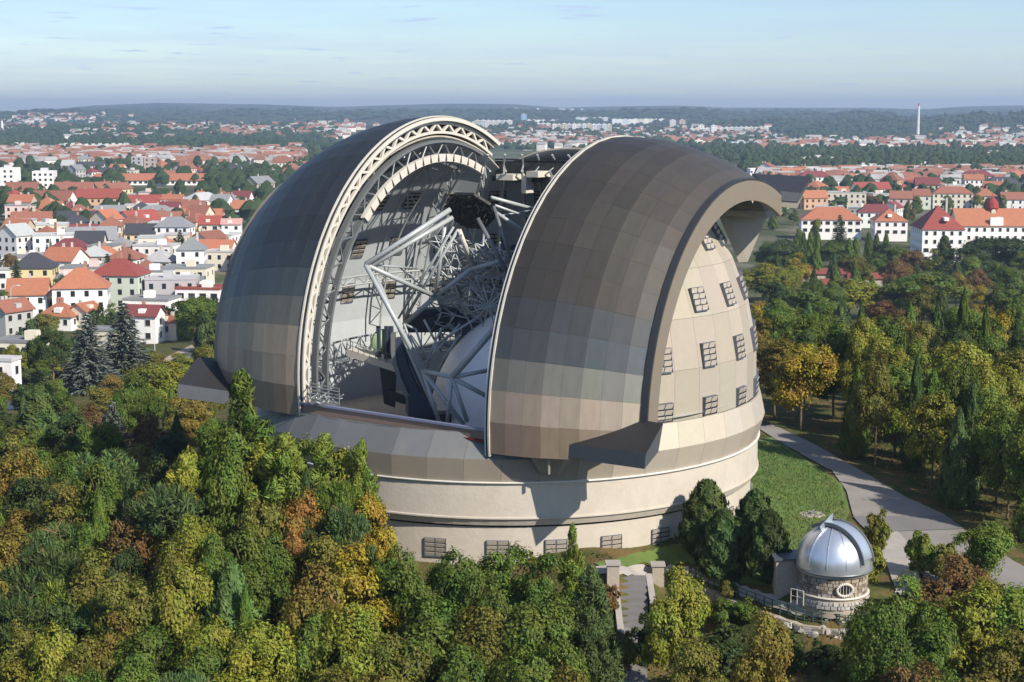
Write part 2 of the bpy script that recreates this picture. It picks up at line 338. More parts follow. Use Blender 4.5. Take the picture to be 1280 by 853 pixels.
def louvre(parent, P, nrm, up, wd, ht, cols, rows, depth, name='window', out_only=False):
    """a louvred window: dark frame box through the wall, slats tilted in two columns on each side"""
    nrm=Vector(nrm).normalized(); up=(Vector(up)-nrm*Vector(up).dot(nrm)).normalized(); rt=up.cross(nrm)
    mtx=Matrix((rt,nrm,up)).transposed().to_4x4(); mtx.translation=Vector(P)
    key=(wd,ht,cols,rows,depth)
    if key not in louvre.c:
        mb=MB(); t=.045
        mb.box((0,0,0),(wd,depth,ht),mi=1)
        for sx in (-1,1): mb.box((sx*wd/2,0,0),(t,depth+.16,ht+t))
        for sz in (-1,1): mb.box((0,0,sz*ht/2),(wd-t-.004,depth+.16,t))
        for c in range(1,cols): mb.box((-wd/2+wd*c/cols,0,0),(.06,depth+.12,ht-t-.004))
        fr=mb.mesh('window',[M['wframe'],M['glass']])
        sm=MB(); sw=wd/cols-.1; sh=ht/rows
        sm.hexa([(-sw/2,-.02,-sh*.44),(sw/2,-.02,-sh*.44),(sw/2,.02,-sh*.44),(-sw/2,.02,-sh*.44)],[(-sw/2,-.02,sh*.38),(sw/2,-.02,sh*.38),(sw/2,.02,sh*.38),(-sw/2,.02,sh*.38)])
        louvre.c[key]=(fr,sm.mesh('slat',M['slat']))
    fr,sm=louvre.c[key]
    f=new(name,fr,parent); f.matrix_local=mtx
    for c in range(cols):
        for r in range(rows):
            for sd_ in ((1,) if out_only else (1,-1)):
                new('slat',sm,f,(-wd/2+wd*(c+.5)/cols,sd_*(depth/2+.05),-ht/2+ht*(r+.55)/rows),(sd_*R(-20),0,0))
    return f
louvre.c={}
for k in range(30):
    a=R(-2.26+12*k+(-1 if k>25 else 0)); x,y=math.sin(a),-math.cos(a)
    if -y>-.35: louvre(base,(19.42*x,19.42*y,-4.92),(x,y,0),(0,0,1),1.55,1.3,2,4,.12,out_only=True)

# ------------------------------------------------------------------ observatory: rotating dome
dome = props(empty('observatory_dome',(0,0,0),AZ), 'giant faceted telescope dome with both slit doors slid open', 'observatory dome')
RS, KZ, CZ, CY = 19.4, 1.04, 4.683, 1.004
U0, U1, YB = -7.5, 9.2, 10.6      # slit edges and the back end of the slit
def sph(a,e,r=RS): return Vector((r*math.cos(e)*math.sin(a), CY-r*math.cos(e)*math.cos(a), CZ+KZ*r*math.sin(e)))
def clip(poly, ax, lim, keep_less):
    o=[]
    for p,q in zip(poly, poly[1:]+poly[:1]):
        ip=(p[ax]<=lim) if keep_less else (p[ax]>=lim); iq=(q[ax]<=lim) if keep_less else (q[ax]>=lim)
        if ip: o.append(p)
        if ip!=iq: o.append(p.lerp(q,(lim-p[ax])/(q[ax]-p[ax])))
    return o
def slab(poly, inward, th):     # outer polygon + inner copy
    mb=MB(); n=len(poly); inn=[p+inward*th for p in poly]
    mb.add(poly,[tuple(range(n))],0); mb.add(inn,[tuple(range(n-1,-1,-1))],1)
    mb.add(poly+inn,[(i,n+i,n+(i+1)%n,(i+1)%n) for i in range(n)],0); return mb
NG=48
rest=MB(); nshell=0
def shade(base,j):
    k=1+random.uniform(-j,j); return tuple(c*k*(1+random.uniform(-.03,.03)) for c in base)
for gi in range(NG):
    a0=R(360/NG*gi-180); a1=R(360/NG*(gi+1)-180); am_=math.degrees((a0+a1)/2)
    tone=random.uniform(-.05,.05)
    for ri in range(9):
        e0=R(-4.2+10.4*ri); e1=R(min(-4.2+10.4*(ri+1),89))
        g=.0005
        quad=[sph(a0+g,e0+g),sph(a1-g,e0+g),sph(a1-g,e1-g),sph(a0+g,e1-g)]
        ctr=sum(quad,Vector())/4; inw=(Vector((0,CY,CZ))-ctr).normalized()
        pieces=[clip(quad,0,U0,True),clip(quad,0,U1,False)]
        mid=clip(clip(clip(quad,1,YB,False),0,U0,False),0,U1,True); pieces.append(mid)
        for pc in pieces:
            if len(pc)<3: continue
            mb=slab(pc,inw,.14)
            seen=(52<am_<135) or (ctr.y>CY+1 and ctr.x<8) or (am_<-75)
            if seen and nshell<290:
                nshell+=1
                col=shade((.385+tone*.8,.34+tone*.8,.275+tone*.7),.03)
                mb.build('shell_panel',[M['shell_out'],M['liner']],dome,color=col)
            else:
                rest.add(mb.v,mb.f,0)
ro=rest.build('shell_remainder',M['shell_out'],dome,color=(.3,.27,.22)); ro['kind']='stuff'
def skirt(a,k):     # rings of the skirt; upper rings follow the dome's own centre
    r,z,cy=[(19.98,.03,0.),(20.36,1.62,.25),(19.72,3.28,CY*.9)][k]
    return Vector((r*math.sin(a),cy-r*math.cos(a),z))
for gi in range(NG):
    a0=R(360/NG*gi-180); a1=R(360/NG*(gi+1)-180); am_=math.degrees((a0+a1)/2)
    for k in (0,1):
        g=.0005
        q=[skirt(a0+g,k),skirt(a1-g,k),skirt(a1-g,k+1),skirt(a0+g,k+1)]
        if k==0: col=shade((.25,.215,.17),.08) if am_<50 else shade((.34,.295,.235),.05)  # front and left panels darker: the shade below the doors painted in
        else: col=shade((.135,.14,.14),.12) if am_<45 else shade((.4,.355,.29),.05)  # same painted shade on the upper ring
        inw=Vector((-q[0].x,-q[0].y,0)).normalized()
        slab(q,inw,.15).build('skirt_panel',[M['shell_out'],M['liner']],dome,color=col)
MB().lathe([(18.1,0.05),(18.1,3.5),(19.3,3.6)],96,31,331).build('inner_wall',M['liner'],dome,True)
MB().lathe([(.1,.06),(18.2,.06)],96).build('floor',M['pave'],dome)
# windows of the shell, outside on the right flank and inside on the left
for k in range(7):
    for e in (-2.6,8.6,20.2,33.):
        a=R(64.3+14.1*k-(.0))
        if k>5: continue
        P=sph(a,R(e),RS-.03); n_=(P-Vector((0,CY,CZ))); n_.z/=KZ*KZ
        if P.x<10.5: continue
        louvre(dome,P,n_,(0,0,1),1.5,1.75,2,4,.22)
for a in (-96,-110.5,-126,-142,-158):
    for e in (13.6,25.8,40.):
        P=sph(R(a),R(e),RS-.16); n_=(P-Vector((0,CY,CZ))); n_.z/=KZ*KZ
        if P.x>-8.2 and P.y<YB+.8: continue
        louvre(dome,P,n_,(0,0,1),1.5,1.75,2,4,.22)
# arch girders at the slit edges, inside the shell
def girder(u, r0, r1, t0, t1, step, th, cz, white=False):
    g=MB(); w_=th/2
    g.arcband(u-w_,u+w_,r0,r0+.22,t0,t1,70); g.arcband(u-w_,u+w_,r1-.22,r1,t0,t1,70)
    o=g.build('arch_girder',M['steel'],dome,loc=(0,CY,cz),scale=(1,1,KZ))
    d=MB(); r_a,r_b=r0+.15,r1-.15
    def pt(t,r): return (0,-r*math.cos(R(t)),r*math.sin(R(t)))
    d.tube(pt(0,r_a),pt(step,r_b),.07,6); d.tube(pt(0,r_b),pt(step,r_b),.05,6)
    d2=MB(); d2.tube(pt(0,r_b),pt(step,r_a),.07,6); m1,m2=d.mesh('girder_brace',M['steel']),d2.mesh('girder_brace',M['steel'])
    k=0; t=t0
    while t<t1-step*.5:
        new('girder_brace',(m1,m2)[k%2],o,(u,0,0),(R(-t),0,0)); t+=step; k+=1
    return o
CZL=5.315; CZR=3.59
gl=girder(-7.3,15.4,16.9,-8,112,4.,.5,CZL)
gl2=girder(-9.2,15.2,16.7,-8,112,4.,.3,CZL)
tie=MB()
for i in range(22):
    t=R(-6+5.3*i); tt=R(-6+5.3*(i+1)); c,s_=math.cos(t),math.sin(t)
    tie.tube((-7.3,-15.5*c,15.5*s_),(-9.2,-15.3*math.cos(tt),15.3*math.sin(tt)),.05,5)
    tie.tube((-7.3,-15.5*c,15.5*s_),(-9.2,-15.3*c,15.3*s_),.05,5)
tie.build('cross_ties',M['steel'],dome,loc=(0,CY,CZL),scale=(1,1,KZ))['kind']='stuff'
gr=girder(9.0,15.4,16.9,-8,114,4.,.5,CZL-.6)
wf=MB(); wf.arcband(-7.25,-6.9,15.2,15.8,46,113,40)
o=wf.build('white_arch_facing',M['white'],dome,loc=(0,CY,CZL),scale=(1,1,KZ))
nm=MB(); nm.hexa([(-.02,-15.25*math.cos(R(-.3)),15.25*math.sin(R(-.3))),(-.02,-15.25*math.cos(R(.5)),15.25*math.sin(R(.5))),(-.02,-15.85*math.cos(R(.1)),15.85*math.sin(R(.1)))][::-1],
  [(.03,-15.25*math.cos(R(-.3)),15.25*math.sin(R(-.3))),(.03,-15.25*math.cos(R(.5)),15.25*math.sin(R(.5))),(.03,-15.85*math.cos(R(.1)),15.85*math.sin(R(.1)))][::-1])
nmesh=nm.mesh('notch',M['dark'])
for i in range(17): new('notch',nmesh,o,(-6.88,0,0),(R(-(46+4.1*i)),0,0))
# rear arches and ring trusses against the inside of the shell
def chain(name, pts, pts2, r, m, rb):
    o=MB().path(pts,r).build(name,m,dome); MB().path(pts2,r).build('chord',m,o)
    for i in range(len(pts)-1):
        a,b=(pts[i],pts2[i+1]) if i%2 else (pts2[i],pts[i+1])
        MB().tube(a,b,rb,5).build('brace',m,o); MB().tube(pts[i],pts2[i],rb,5).build('brace',m,o)
    return o
for e0,e1,ri in ((R(-2.5),R(4),16.2),(R(18),R(20.5),17.6)):
    P1=[sph(R(a),e0,ri) for a in range(-182,-62,5)]; P2=[sph(R(a),e1,ri) for a in range(-182,-62,5)]
    chain('ring_truss',P1,P2,.09,M['truss'],.06)
for a in (-104,-118,-134,-143,-152,-160,-168,-177,-186,-195,-204):
    P1=[sph(R(a),R(e),17.2) for e in range(5,64,5)]; P2=[sph(R(a),R(e),18.7) for e in range(5,64,5)]
    chain('rib_truss',P1,P2,.09,M['truss'],.055)
# rear cross girder and the machinery blocks at the back of the slit
rg=MB(); rg.box((.8,YB+.1,CZ+15.6),(17.4,.5,1.2)); rg.box((.8,YB-.5,CZ+14.7),(17.4,.35,.4)); rg.box((.8,YB+.6,CZ+16.35),(17.4,1.6,.14))
rg.build('rear_girder',M['dark'],dome)
for (x,y,z,dx_,dy_,dz_) in ((-5.6,9.4,19.6,1.6,2.4,.5),(-4.1,9.7,19.0,.5,1.2,1.5),(-2.9,9.6,19.9,1.2,2.2,.5),(-1.2,9.8,19.2,.6,1.2,1.2),(.6,9.6,19.8,1.6,2,.45),(2.4,9.8,19.3,.5,1.1,1.2),(4.6,9.6,19.9,1.8,2,.5),(6.6,9.8,19.2,.5,1.2,1.4)):
    MB().box((x,y,z),(dx_,dy_,dz_),random.uniform(-.25,.25)).build('girder_bracket',M['white'],dome)

# --- doors
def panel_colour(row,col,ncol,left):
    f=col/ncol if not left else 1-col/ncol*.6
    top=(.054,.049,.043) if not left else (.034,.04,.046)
    low=[(.25,.19,.14),(.32,.265,.205),(.18,.172,.15),(.07,.079,.085),(.053,.055,.058)]  # reflections painted into the rows: tan low down, as if from sunlit ground
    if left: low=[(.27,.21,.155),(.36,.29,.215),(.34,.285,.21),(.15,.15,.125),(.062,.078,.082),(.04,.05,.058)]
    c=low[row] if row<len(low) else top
    k=(.8+.55*f) if not left else (.85+.35*(1-f))  # brightening across each door is put into the colour too
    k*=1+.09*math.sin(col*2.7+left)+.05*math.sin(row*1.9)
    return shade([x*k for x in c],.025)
def door(center, Rd, us, rows, t0, dt, left, first_rows):
    sgn=-1 if left else 1
    body=MB(); c=0.
    # smooth inner skin and ribs
    for j in range(len(us)-1):
        ra=math.sqrt(Rd*Rd-us[j]**2)-.18; rb=math.sqrt(Rd*Rd-us[j+1]**2)-.18
        vs=[];fs=[];n=rows*2
        ta=t0+dt*first_rows[j]; tb=t0+dt*rows
        for i in range(n+1):
            t=R(ta+(tb-ta)*i/n)
            vs+= [(us[j],-ra*math.cos(t),ra*math.sin(t)),(us[j+1],-rb*math.cos(t),rb*math.sin(t))]
        for i in range(n): fs.append((2*i,2*i+1,2*i+3,2*i+2))
        body.add(vs,fs,1)
        if j: body.arcband(us[j]-.06,us[j]+.06,ra-.7,ra+.05,ta,tb,50,0)
    d=body.build('door',[M['steel'],M['soffit']],dome,loc=center,scale=(1,1,KZ))
    for j in range(len(us)-1):
        g=.004; ua,ub=(us[j]+g*sgn,us[j+1]-g*sgn)
        ra=math.sqrt(Rd*Rd-ua*ua); rb=math.sqrt(Rd*Rd-ub*ub); h=R(dt/2)-.00025
        P=[Vector((ua,-ra*math.cos(h),-ra*math.sin(h))),Vector((ub,-rb*math.cos(h),-rb*math.sin(h))),Vector((ub,-rb*math.cos(h),rb*math.sin(h))),Vector((ua,-ra*math.cos(h),ra*math.sin(h)))]
        if left: P=P[::-1]
        pm=slab(P,Vector((-.5*sgn,.85,0)).normalized(),.13).mesh('panel',[M['panel'],M['steel']])
        for i in range(first_rows[j],rows):
            t=t0+dt*(i+.5)
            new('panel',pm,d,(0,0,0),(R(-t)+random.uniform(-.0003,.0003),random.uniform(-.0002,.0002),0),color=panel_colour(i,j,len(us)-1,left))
    te=t0+dt*rows
    # rim along the slit: three rails over a braced white web
    s=sgn
    for r_,off,m_,wd in ((Rd+.06,-.02,'white',.14),(Rd-.02,-.2,'dark',.1),(Rd-.06,-.36,'white',.12)):
        mb=MB(); u=s*off; mb.arcband(min(u,u+s*wd),max(u,u+s*wd),r_-.28,r_,t0-.6,te+.3,90)
        mb.build('rim_rail',M[m_],d)
    mb=MB(); mb.arcband(min(s*.05,s*.3),max(s*.05,s*.3),Rd-.62,Rd-.30,t0,te,90); mb.build('web_chord',M['white'],d)
    mb=MB(); mb.arcband(min(s*.05,s*.3),max(s*.05,s*.3),Rd-1.34,Rd-1.14,t0,te,90); mb.build('web_chord',M['white'],d)
    mb=MB(); mb.arcband(min(s*.5,s*.6),max(s*.5,s*.6),Rd-1.3,Rd-.2,t0,te,90); mb.build('web_backing',M['dark'],d)
    st=2.9; A_=[];
    for (ra,rb) in ((Rd-1.2,Rd-.55),(Rd-.55,Rd-1.2)):
        mb=MB(); p=[]
        for (t,r_) in ((0,ra),(st,rb)):
            for dtt in (-.5,.5): p.append((t+dtt,r_))
        q=[p[0],p[1],p[3],p[2]]
        lo=[(s*.06,-r_*math.cos(R(t)),r_*math.sin(R(t))) for t,r_ in q]; hi=[(s*.27,-r_*math.cos(R(t)),r_*math.sin(R(t))) for t,r_ in q]
        mb.hexa(lo,hi); A_.append(mb.mesh('web_brace',M['white']))
    n=int((te-t0)/st)
    for i in range(n): new('web_brace',A_[i%2],d,(0,0,0),(R(-(t0+st*i)),0,0))
    return d,te
usR=[10.3*i/8 for i in range(9)]
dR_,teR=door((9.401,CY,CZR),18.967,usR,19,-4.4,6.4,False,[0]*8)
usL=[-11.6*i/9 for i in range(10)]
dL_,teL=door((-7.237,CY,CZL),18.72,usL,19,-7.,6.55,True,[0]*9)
lp=MB(); lp.arcband(10.28,10.62,14.55,15.96,3.5,116,80); lp.build('door_lip',M['lipm'],dR_)
lp=MB(); lp.arcband(10.1,10.6,15.99,16.12,3.5,116,80); lp.build('lip_seam',M['dark'],dR_)
lp=MB(); lp.arcband(-11.95,-11.58,13.3,14.65,0,116,80); lp.build('door_lip',M['lipm'],dL_)

# --- wind deflector shelves on the doors
def prism(name,top,bot,mats,parent=dome):
    mb=MB(); mb.hexa(bot,top,0)
    n=len(top); b=len(mb.f); 
    mb.m[1]=1
    return mb.build(name,mats,parent)
def wld(p): return TV*p.x-SV*p.y+Vector((0,0,p.z))
def inplane(px_,py_,a_,b_,c_):      # where the sight line of a photograph pixel meets the plane of three dome points
    a_,b_,c_=wld(a_),wld(b_),wld(c_); n=(b_-a_).cross(c_-a_); d=Vector(ray(px_,py_)); o=Vector(CAM); return loc(o+d*((a_-o).dot(n)/d.dot(n)))
T1,T4,T2=Vector((15.29,-17.02,3.21)),lat(807.5,567.7,-26.3),Vector((19.62,-14.9,4.95))
T3=inplane(829,529.5,T1,T4,T2); B4=lat(805.6,586.5,-26.25); B1=inplane(697,571,T1,T4,B4); B3=inplane(823,565,T4,T3,B4)
prism('wind_deflector',[T1,T4,T3,T2],[B1,B4,B3,Vector((19.0,-14.9,3.4))],[M['slate'],M['darktop']])
T1,T2,T4=lat(222,480,-7.0),Vector((-15.12,-15.95,3.75)),Vector((-19.2,-12.9,5.65))
T3=inplane(247,447,T1,T2,T4); B1=lat(222,497,-7.0); B2=inplane(281,505,T1,T2,B1)
prism('wind_deflector',[T1,T2,T4,T3],[B1,B2,Vector((-18.8,-12.6,4.3)),T3-Vector((0,0,1.1))],[M['slate'],M['darktop']])
top=[lat(975,239,-4.2),lat(1001,241.5,-4.2),lat(1015,221,0.6),lat(940,217,2.5)]
bot=[lat(975,251,-4.2),lat(998,252.5,-4.2),lat(1010,232,.6),lat(940,229,2.5)]
prism('wind_deflector',top,bot,[M['slate'],M['darktop']])
top=[lat(976,251.5,-4.1),lat(997.5,253,-4.1),lat(1008,233,.7),lat(945,231,2.5)]
bot=[lat(975,258.5,-4.1),lat(996.5,261,-4.1),lat(1004,243,.7),lat(945,241,2.5)]
prism('deflector_bracket',top,bot,[M['soffit'],M['soffit']])
# rear ledge and fin under the back end of the right door
f=[lat(898,269,-1),lat(946,273,2.0),lat(923.5,328,.2)]
mb=MB(); mb.hexa([p-Vector((0,0,0)) for p in f][::-1],[p+Vector((.45,.75,0)) for p in f][::-1]); mb.build('rear_fin',M['soffit'],dome)
mb=MB(); q=[lat(903,262,-2.5),lat(956,264,-1.2),lat(959,273,-1.2),lat(897,269.5,-2.5)]
mb.hexa(q[::-1],[p+Vector((0,3.2,.15)) for p in q][::-1]); mb.build('rear_ledge',M['soffit'],dome)
mb=MB(); q=[lat(912,249,-2.),lat(950,250,-.8),lat(956,263.5,-1.),lat(902,261.5,-2.3)]
mb.hexa(q[::-1],[p+Vector((0,3.2,.1)) for p in q][::-1]); mb.build('rear_ledge',M['soffit'],dome)

# --- sill of the slit, rails under it, foot brackets under the doors
def front_arc(u,r,z): return Vector((u,CY-math.sqrt(max(r*r-u*u,0)),z))
UU=[U0+.2+(U1-U0-.2)*i/16 for i in range(17)]
def bar(name,zf0,zf1,y0,y1,m,ua=0,ub=16):
    mb=MB(); 
    for i in range(ua,ub):
        a,b=UU[i],UU[i+1]; k0=i/16; k1=(i+1)/16
        lo0,hi0=zf0(k0),zf1(k0); lo1,hi1=zf0(k1),zf1(k1)
        ra=rb=-17.6
        mb.hexa([(a,ra+y0,lo0),(b,rb+y0,lo1),(b,rb+y1,lo1),(a,ra+y1,lo0)],[(a,ra+y0,hi0),(b,rb+y0,hi1),(b,rb+y1,hi1),(a,ra+y1,hi0)])
    return mb.build(name,m,dome)
ln=lambda a,b:(lambda k:a+(b-a)*k)
bar('sill_beam',ln(3.22,2.92),ln(3.86,3.5),0,.6,M['brown'])
bar('sill_rail',ln(3.87,3.51),ln(4.02,3.66),-.1,.25,M['railblue'])
bar('sill_trough',ln(3.06,2.72),ln(3.2,2.9),-.2,.5,M['steel'],0,9)
bar('sill_trough',ln(3.06,2.78),ln(3.2,2.9),-.12,.5,M['red'],9,16)
# lower apron: sheet bridging the skirt top and the sill
mb=MB()
for i in range(16):
    a,b=UU[i],UU[i+1]
    def sk(u): return Vector((u,CY*.9-math.sqrt(19.72**2-u*u),3.285))
    mb.add([sk(a),sk(b),Vector((b,-17.2,2.9)),Vector((a,-17.2,2.9))],[(0,1,2,3)])
mb.build('apron',M['soffit'],dome)
for (p0,p1,p2,p3,d0) in (((662,569),(706,573),(697,594),(674,591),-21.0),):
    q=[lat(*p0,d0),lat(*p1,d0),lat(*p2,d0+.6),lat(*p3,d0+.6)]
    mb=MB(); mb.hexa([p+Vector((0,2.6,0)) for p in q],q); mb.build('door_foot',M['soffit'],dome)
MB().tube(lat(686,571,-21.6),lat(686,593,-21.6),.1,8).build('foot_post',M['soffit'],dome)

# ------------------------------------------------------------------ telescope inside
tel = props(empty('telescope'), 'grey tubular telescope frame with black secondary mirror seen through the open slit', 'telescope')
def tube(p,dp,q,dq,r,m='truss',n=10,name='tube'):
    MB().tube(at(*p,dp),at(*q,dq),r*.72,n).build(name,M[m],tel,True)
hx=Vector(at(588,264,-5.)); ax=Vector((-.28,-.72,-.62)).normalized()
rt_=ax.cross(Vector((0,0,1))).normalized(); up_=rt_.cross(ax)
mb=MB(); ring=lambda r,o,n=8: [hx+ax*o+rt_*(r*1.06*math.cos(2*math.pi*(k+.5)/n))+up_*(r*math.sin(2*math.pi*(k+.5)/n)) for k in range(n)]
mb.hexa(ring(1.86,.1),ring(1.9,-.14)); sm=mb.build('secondary_mirror',M['black'],tel)
mb=MB()
for k in range(260):
    r_=1.8*math.sqrt(random.random()); t_=random.uniform(0,6.28); p=hx+ax*(.14)+rt_*(r_*math.cos(t_))+up_*(r_*math.sin(t_))
    mb.tube(p,p+Vector([random.uniform(-.35,.35) for _ in range(3)]),.018,4,cap=False)
o=mb.build('mirror_cell_rods',M['dark'],sm); o['kind']='stuff'
T=tube
T((457,331),-8,(563,262),-5.5,.27); T((459,336),-7.6,(566,272),-5.2,.24)
T((457,331),-8,(528,463),-9,.26); T((470,345),-7,(550,528),-9.4,.2); T((528,463),-9,(549,528),-9.6,.2)
T((457,331),-8,(544,371),-3,.24); T((463,331),-7.6,(522,336),-2,.11)
T((544,371),-3,(556,284),-4,.22); T((505,406),-2,(544,371),-3,.27); T((544,371),-3,(588,337),-3.5,.27); T((588,337),-3.5,(632,325),-4,.24)
T((573,287),-4.6,(505,400),-1.5,.17); T((567,284),-4.6,(498,398),-1,.13)
T((574,288),-4.6,(589,328),-3,.26,'white'); T((597,273),-6,(637,346),-7,.22,'steel'); T((617,258),-5.5,(643,338),-6.5,.19,'steel')
T((614,247),-4,(676,264),0,.2); T((619,257),-4,(672,276),0,.14); T((620,266),-4,(662,294),-3,.2); T((612,272),-4,(672,262),1,.09)
T((558,270),-4,(470,330),-2,.12); T((544,371),-3,(500,335),2,.09)
N3=(527,463); N4=(565,472)
T(N3,-9,N4,-11,.23); T(N4,-11,(625,403),-10.4,.34); T(N4,-11,(616,462),-10.6,.22); T(N4,-11,(615,499),-10.8,.24); T(N4,-11,(559,527),-11,.2); T(N4,-11,(584,527),-11,.22)
T(N3,-9,(580,531),-10.5,.22); T((615,499),-10.8,(608,530),-10.9,.22)
# mirror cell space frame behind
nodes=[]
for i in range(7):
    for j in range(7):
        for k in (0,1):
            px_=536+i*17+k*7+((j%2)*7)+random.uniform(-3,3); py_=300+j*19+i*4-k*7+random.uniform(-3,3)
            nodes.append(((i,j,k),at(px_,py_,1.5-k*2.6+i*.3)))
nd=dict(nodes)
for (i,j,k),p in nodes:
    for (a,b,c) in ((1,0,0),(0,1,0),(0,0,1),(1,1,0),(1,0,1),(0,1,1),(-1,1,1)):
        q=nd.get((i+a,j+b,k+c))
        if q and random.random()<.82: MB().tube(p,q,random.choice((.04,.055,.075)),6).build('frame_strut',M['truss'],tel,True)
for i in range(70):
    x_,y_=random.uniform(540,646),random.uniform(285,420); a=random.choice((.5,1.05,2.1,2.6,1.57))+random.uniform(-.12,.12); L_=random.uniform(14,34)
    MB().tube(at(x_,y_,random.uniform(2,6)),at(x_+L_*math.cos(a),y_+L_*math.sin(a),random.uniform(2,6)),random.choice((.05,.07,.1)),6).build('frame_strut',M['truss'],tel,True)
for i in range(14):
    a=2*math.pi*i/14; MB().tube(at(611,382,-3.5),at(611+34*math.cos(a),382+27*math.sin(a),-2.6),.06,6).build('frame_strut',M['truss'],tel,True)
for p,q in (((520,412),(533,452)),((520,412),(505,405)),((512,420),(530,450)),((530,400),(546,430)),((505,405),(525,460)),((545,430),(600,395)),((530,455),(575,405)),((533,452),(552,410)),((546,430),(533,462)),((552,452),(575,418))):
    T(p,-6,q,-5.6,.12)
# primary mirror under its pale foil
pc=Vector(at(619,482,-3.8)); pa=Vector((-.6,-.62,.5)).normalized(); pr=pa.cross(Vector((0,0,1))).normalized(); pu=pr.cross(pa)
mb=MB(); nr,na=6,18; vs=[]
for i in range(nr+1):
    r_=6.6*i/nr
    for k in range(na):
        t_=2*math.pi*k/na; vs.append(pc+pr*(r_*math.cos(t_))+pu*(r_*math.sin(t_))+pa*(2.9*(1-(i/nr)**2)))
fs=[(i*na+k,i*na+(k+1)%na,(i+1)*na+(k+1)%na,(i+1)*na+k) for i in range(nr) for k in range(na)]
mb.add(vs,fs); pm_=mb.build('primary_mirror',M['mirror'],tel)
mb=MB(); rim=[pc+pr*(6.7*math.cos(2*math.pi*k/36))+pu*(6.7*math.sin(2*math.pi*k/36))-pa*.05 for k in range(37)]; mb.path(rim,.14,6); mb.build('mirror_rim',M['steel'],pm_)
# curved blue elevation rail with its drive cradle
def arcbox(name,pts,wd,m):
    mb=MB()
    for a,b in zip(pts,pts[1:]):
        d=(b-a).normalized(); n=Vector((0,1,0)); sdv=d.cross(n).normalized()*wd
        mb.hexa([a-sdv,a+sdv,a+sdv+n*1.1,a-sdv+n*1.1],[b-sdv,b+sdv,b+sdv+n*1.1,b-sdv+n*1.1])
    return mb.build(name,M[m],tel)
arcbox('elevation_rail',[at(x,y,-6.5) for x,y in ((491,418),(491,440),(494,458),(500,476),(508,494),(517,510),(527,521))],.16,'steel')
arcbox('rail_cradle',[at(x,y,-6.0) for x,y in ((496,424),(499,444),(506,464),(515,484),(525,502),(534,518))],.36,'blue')
arcbox('rail_cradle',[at(x,y,-5.4) for x,y in ((505,432),(514,452),(524,474),(534,494),(542,512))],.22,'blue')
MB().box(at(524,506,-6.2),(1.9,1.6,1.5),.2).build('drive_box',M['blue'],tel)
MB().box(at(538,522,-6.),(3.0,1.6,.7),.2).build('drive_box',M['dark'],tel)
# instrument platform with its green disc, dark columns
pl=MB(); q=[at(434,437,-2),at(498,458,-4.5),at(498,449,2),at(452,433,3.5)]
pl.hexa([p-Vector((0,0,.55)) for p in q],q); plo=pl.build('instrument_platform',M['white'],tel)
pts=[q[0].lerp(q[1],k/9)+Vector((0,0,0)) for k in range(10)]
mb=MB(); mb.path([p+Vector((0,0,.75)) for p in pts],.03,5); mb.path([p+Vector((0,0,.4)) for p in pts],.025,5)
for p in pts: mb.tube(p,p+Vector((0,0,.75)),.03,5)
mb.build('guard_rail',M['steel'],plo)
gp=at(478,427,-.5); MB().tube(gp,gp+Vector((.18,-.3,0)),1.02,28).build('instrument_disc',M['green'],tel,True)
for px_ in (473,483,489): MB().tube(at(px_,449,-1.),at(px_,408,-1.),.2,6).build('post',M['blue'],tel)
MB().hexa([at(480,505,-3),at(494,510,-3),at(494,508,-1),at(480,503,-1)],[at(474,456,-3),at(496,462,-3),at(496,460,-1),at(474,454,-1)]).build('support_column',M['dark'],tel)
MB().hexa([at(486,500,-4),at(514,508,-4),at(514,505,-1),at(486,497,-1)],[at(486,488,-4),at(514,497,-4),at(514,493,-1),at(486,484,-1)]).build('support_beam',M['dark'],tel)
MB().box(at(548,389,2),(3.4,1.5,.5),.1).build('blue_deck',M['blue'],tel)
MB().box(at(548,404,1.5),(5.2,1.6,1.3),.1).build('drive_box',M['dark'],tel)
MB().box(at(596,408,1.5),(3.6,1.6,1.2),.1).build('drive_box',M['blue'],tel)
for px_ in (634,644): MB().tube(at(px_,318,1),at(px_-3,306,1),.28,8).build('post',M['blue'],tel)
mb=MB(); c_=at(561,420,-4.5); mb.path([c_+Vector((.75*math.cos(k*.524),-.1,.75*math.sin(k*.524))) for k in range(13)],.13,6); mb.build('cable_ring',M['steel'],tel)
# work basket and its clutter at the foot of the left door
bk=props(empty('service_basket'),'small steel service basket with railings at the foot of the left slit edge','work platform')
q=[at(388,500,-12.3),at(424,507,-12.6),at(424,503,-10.8),at(388,496,-10.6)]
mb=MB(); mb.hexa([p-Vector((0,0,.3)) for p in q],q); mb.build('deck',M['steel'],bk)
mb=MB()
for h in (.5,1.0): mb.path([p+Vector((0,0,h)) for p in q+[q[0]]],.05,5)
for p in q: mb.tube(p,p+Vector((0,0,1.05)),.06,5)
mb.build('railing',M['steel'],bk)
mb=MB()
for k in range(14):
    p=at(random.uniform(388,426),random.uniform(497,506),-12.4); mb.tube(p,p+Vector([random.uniform(-.7,.7),random.uniform(-.3,.3),random.uniform(-.1,.5)]),.05,5)
mb.build('struts',M['truss'],bk)['kind']='stuff'

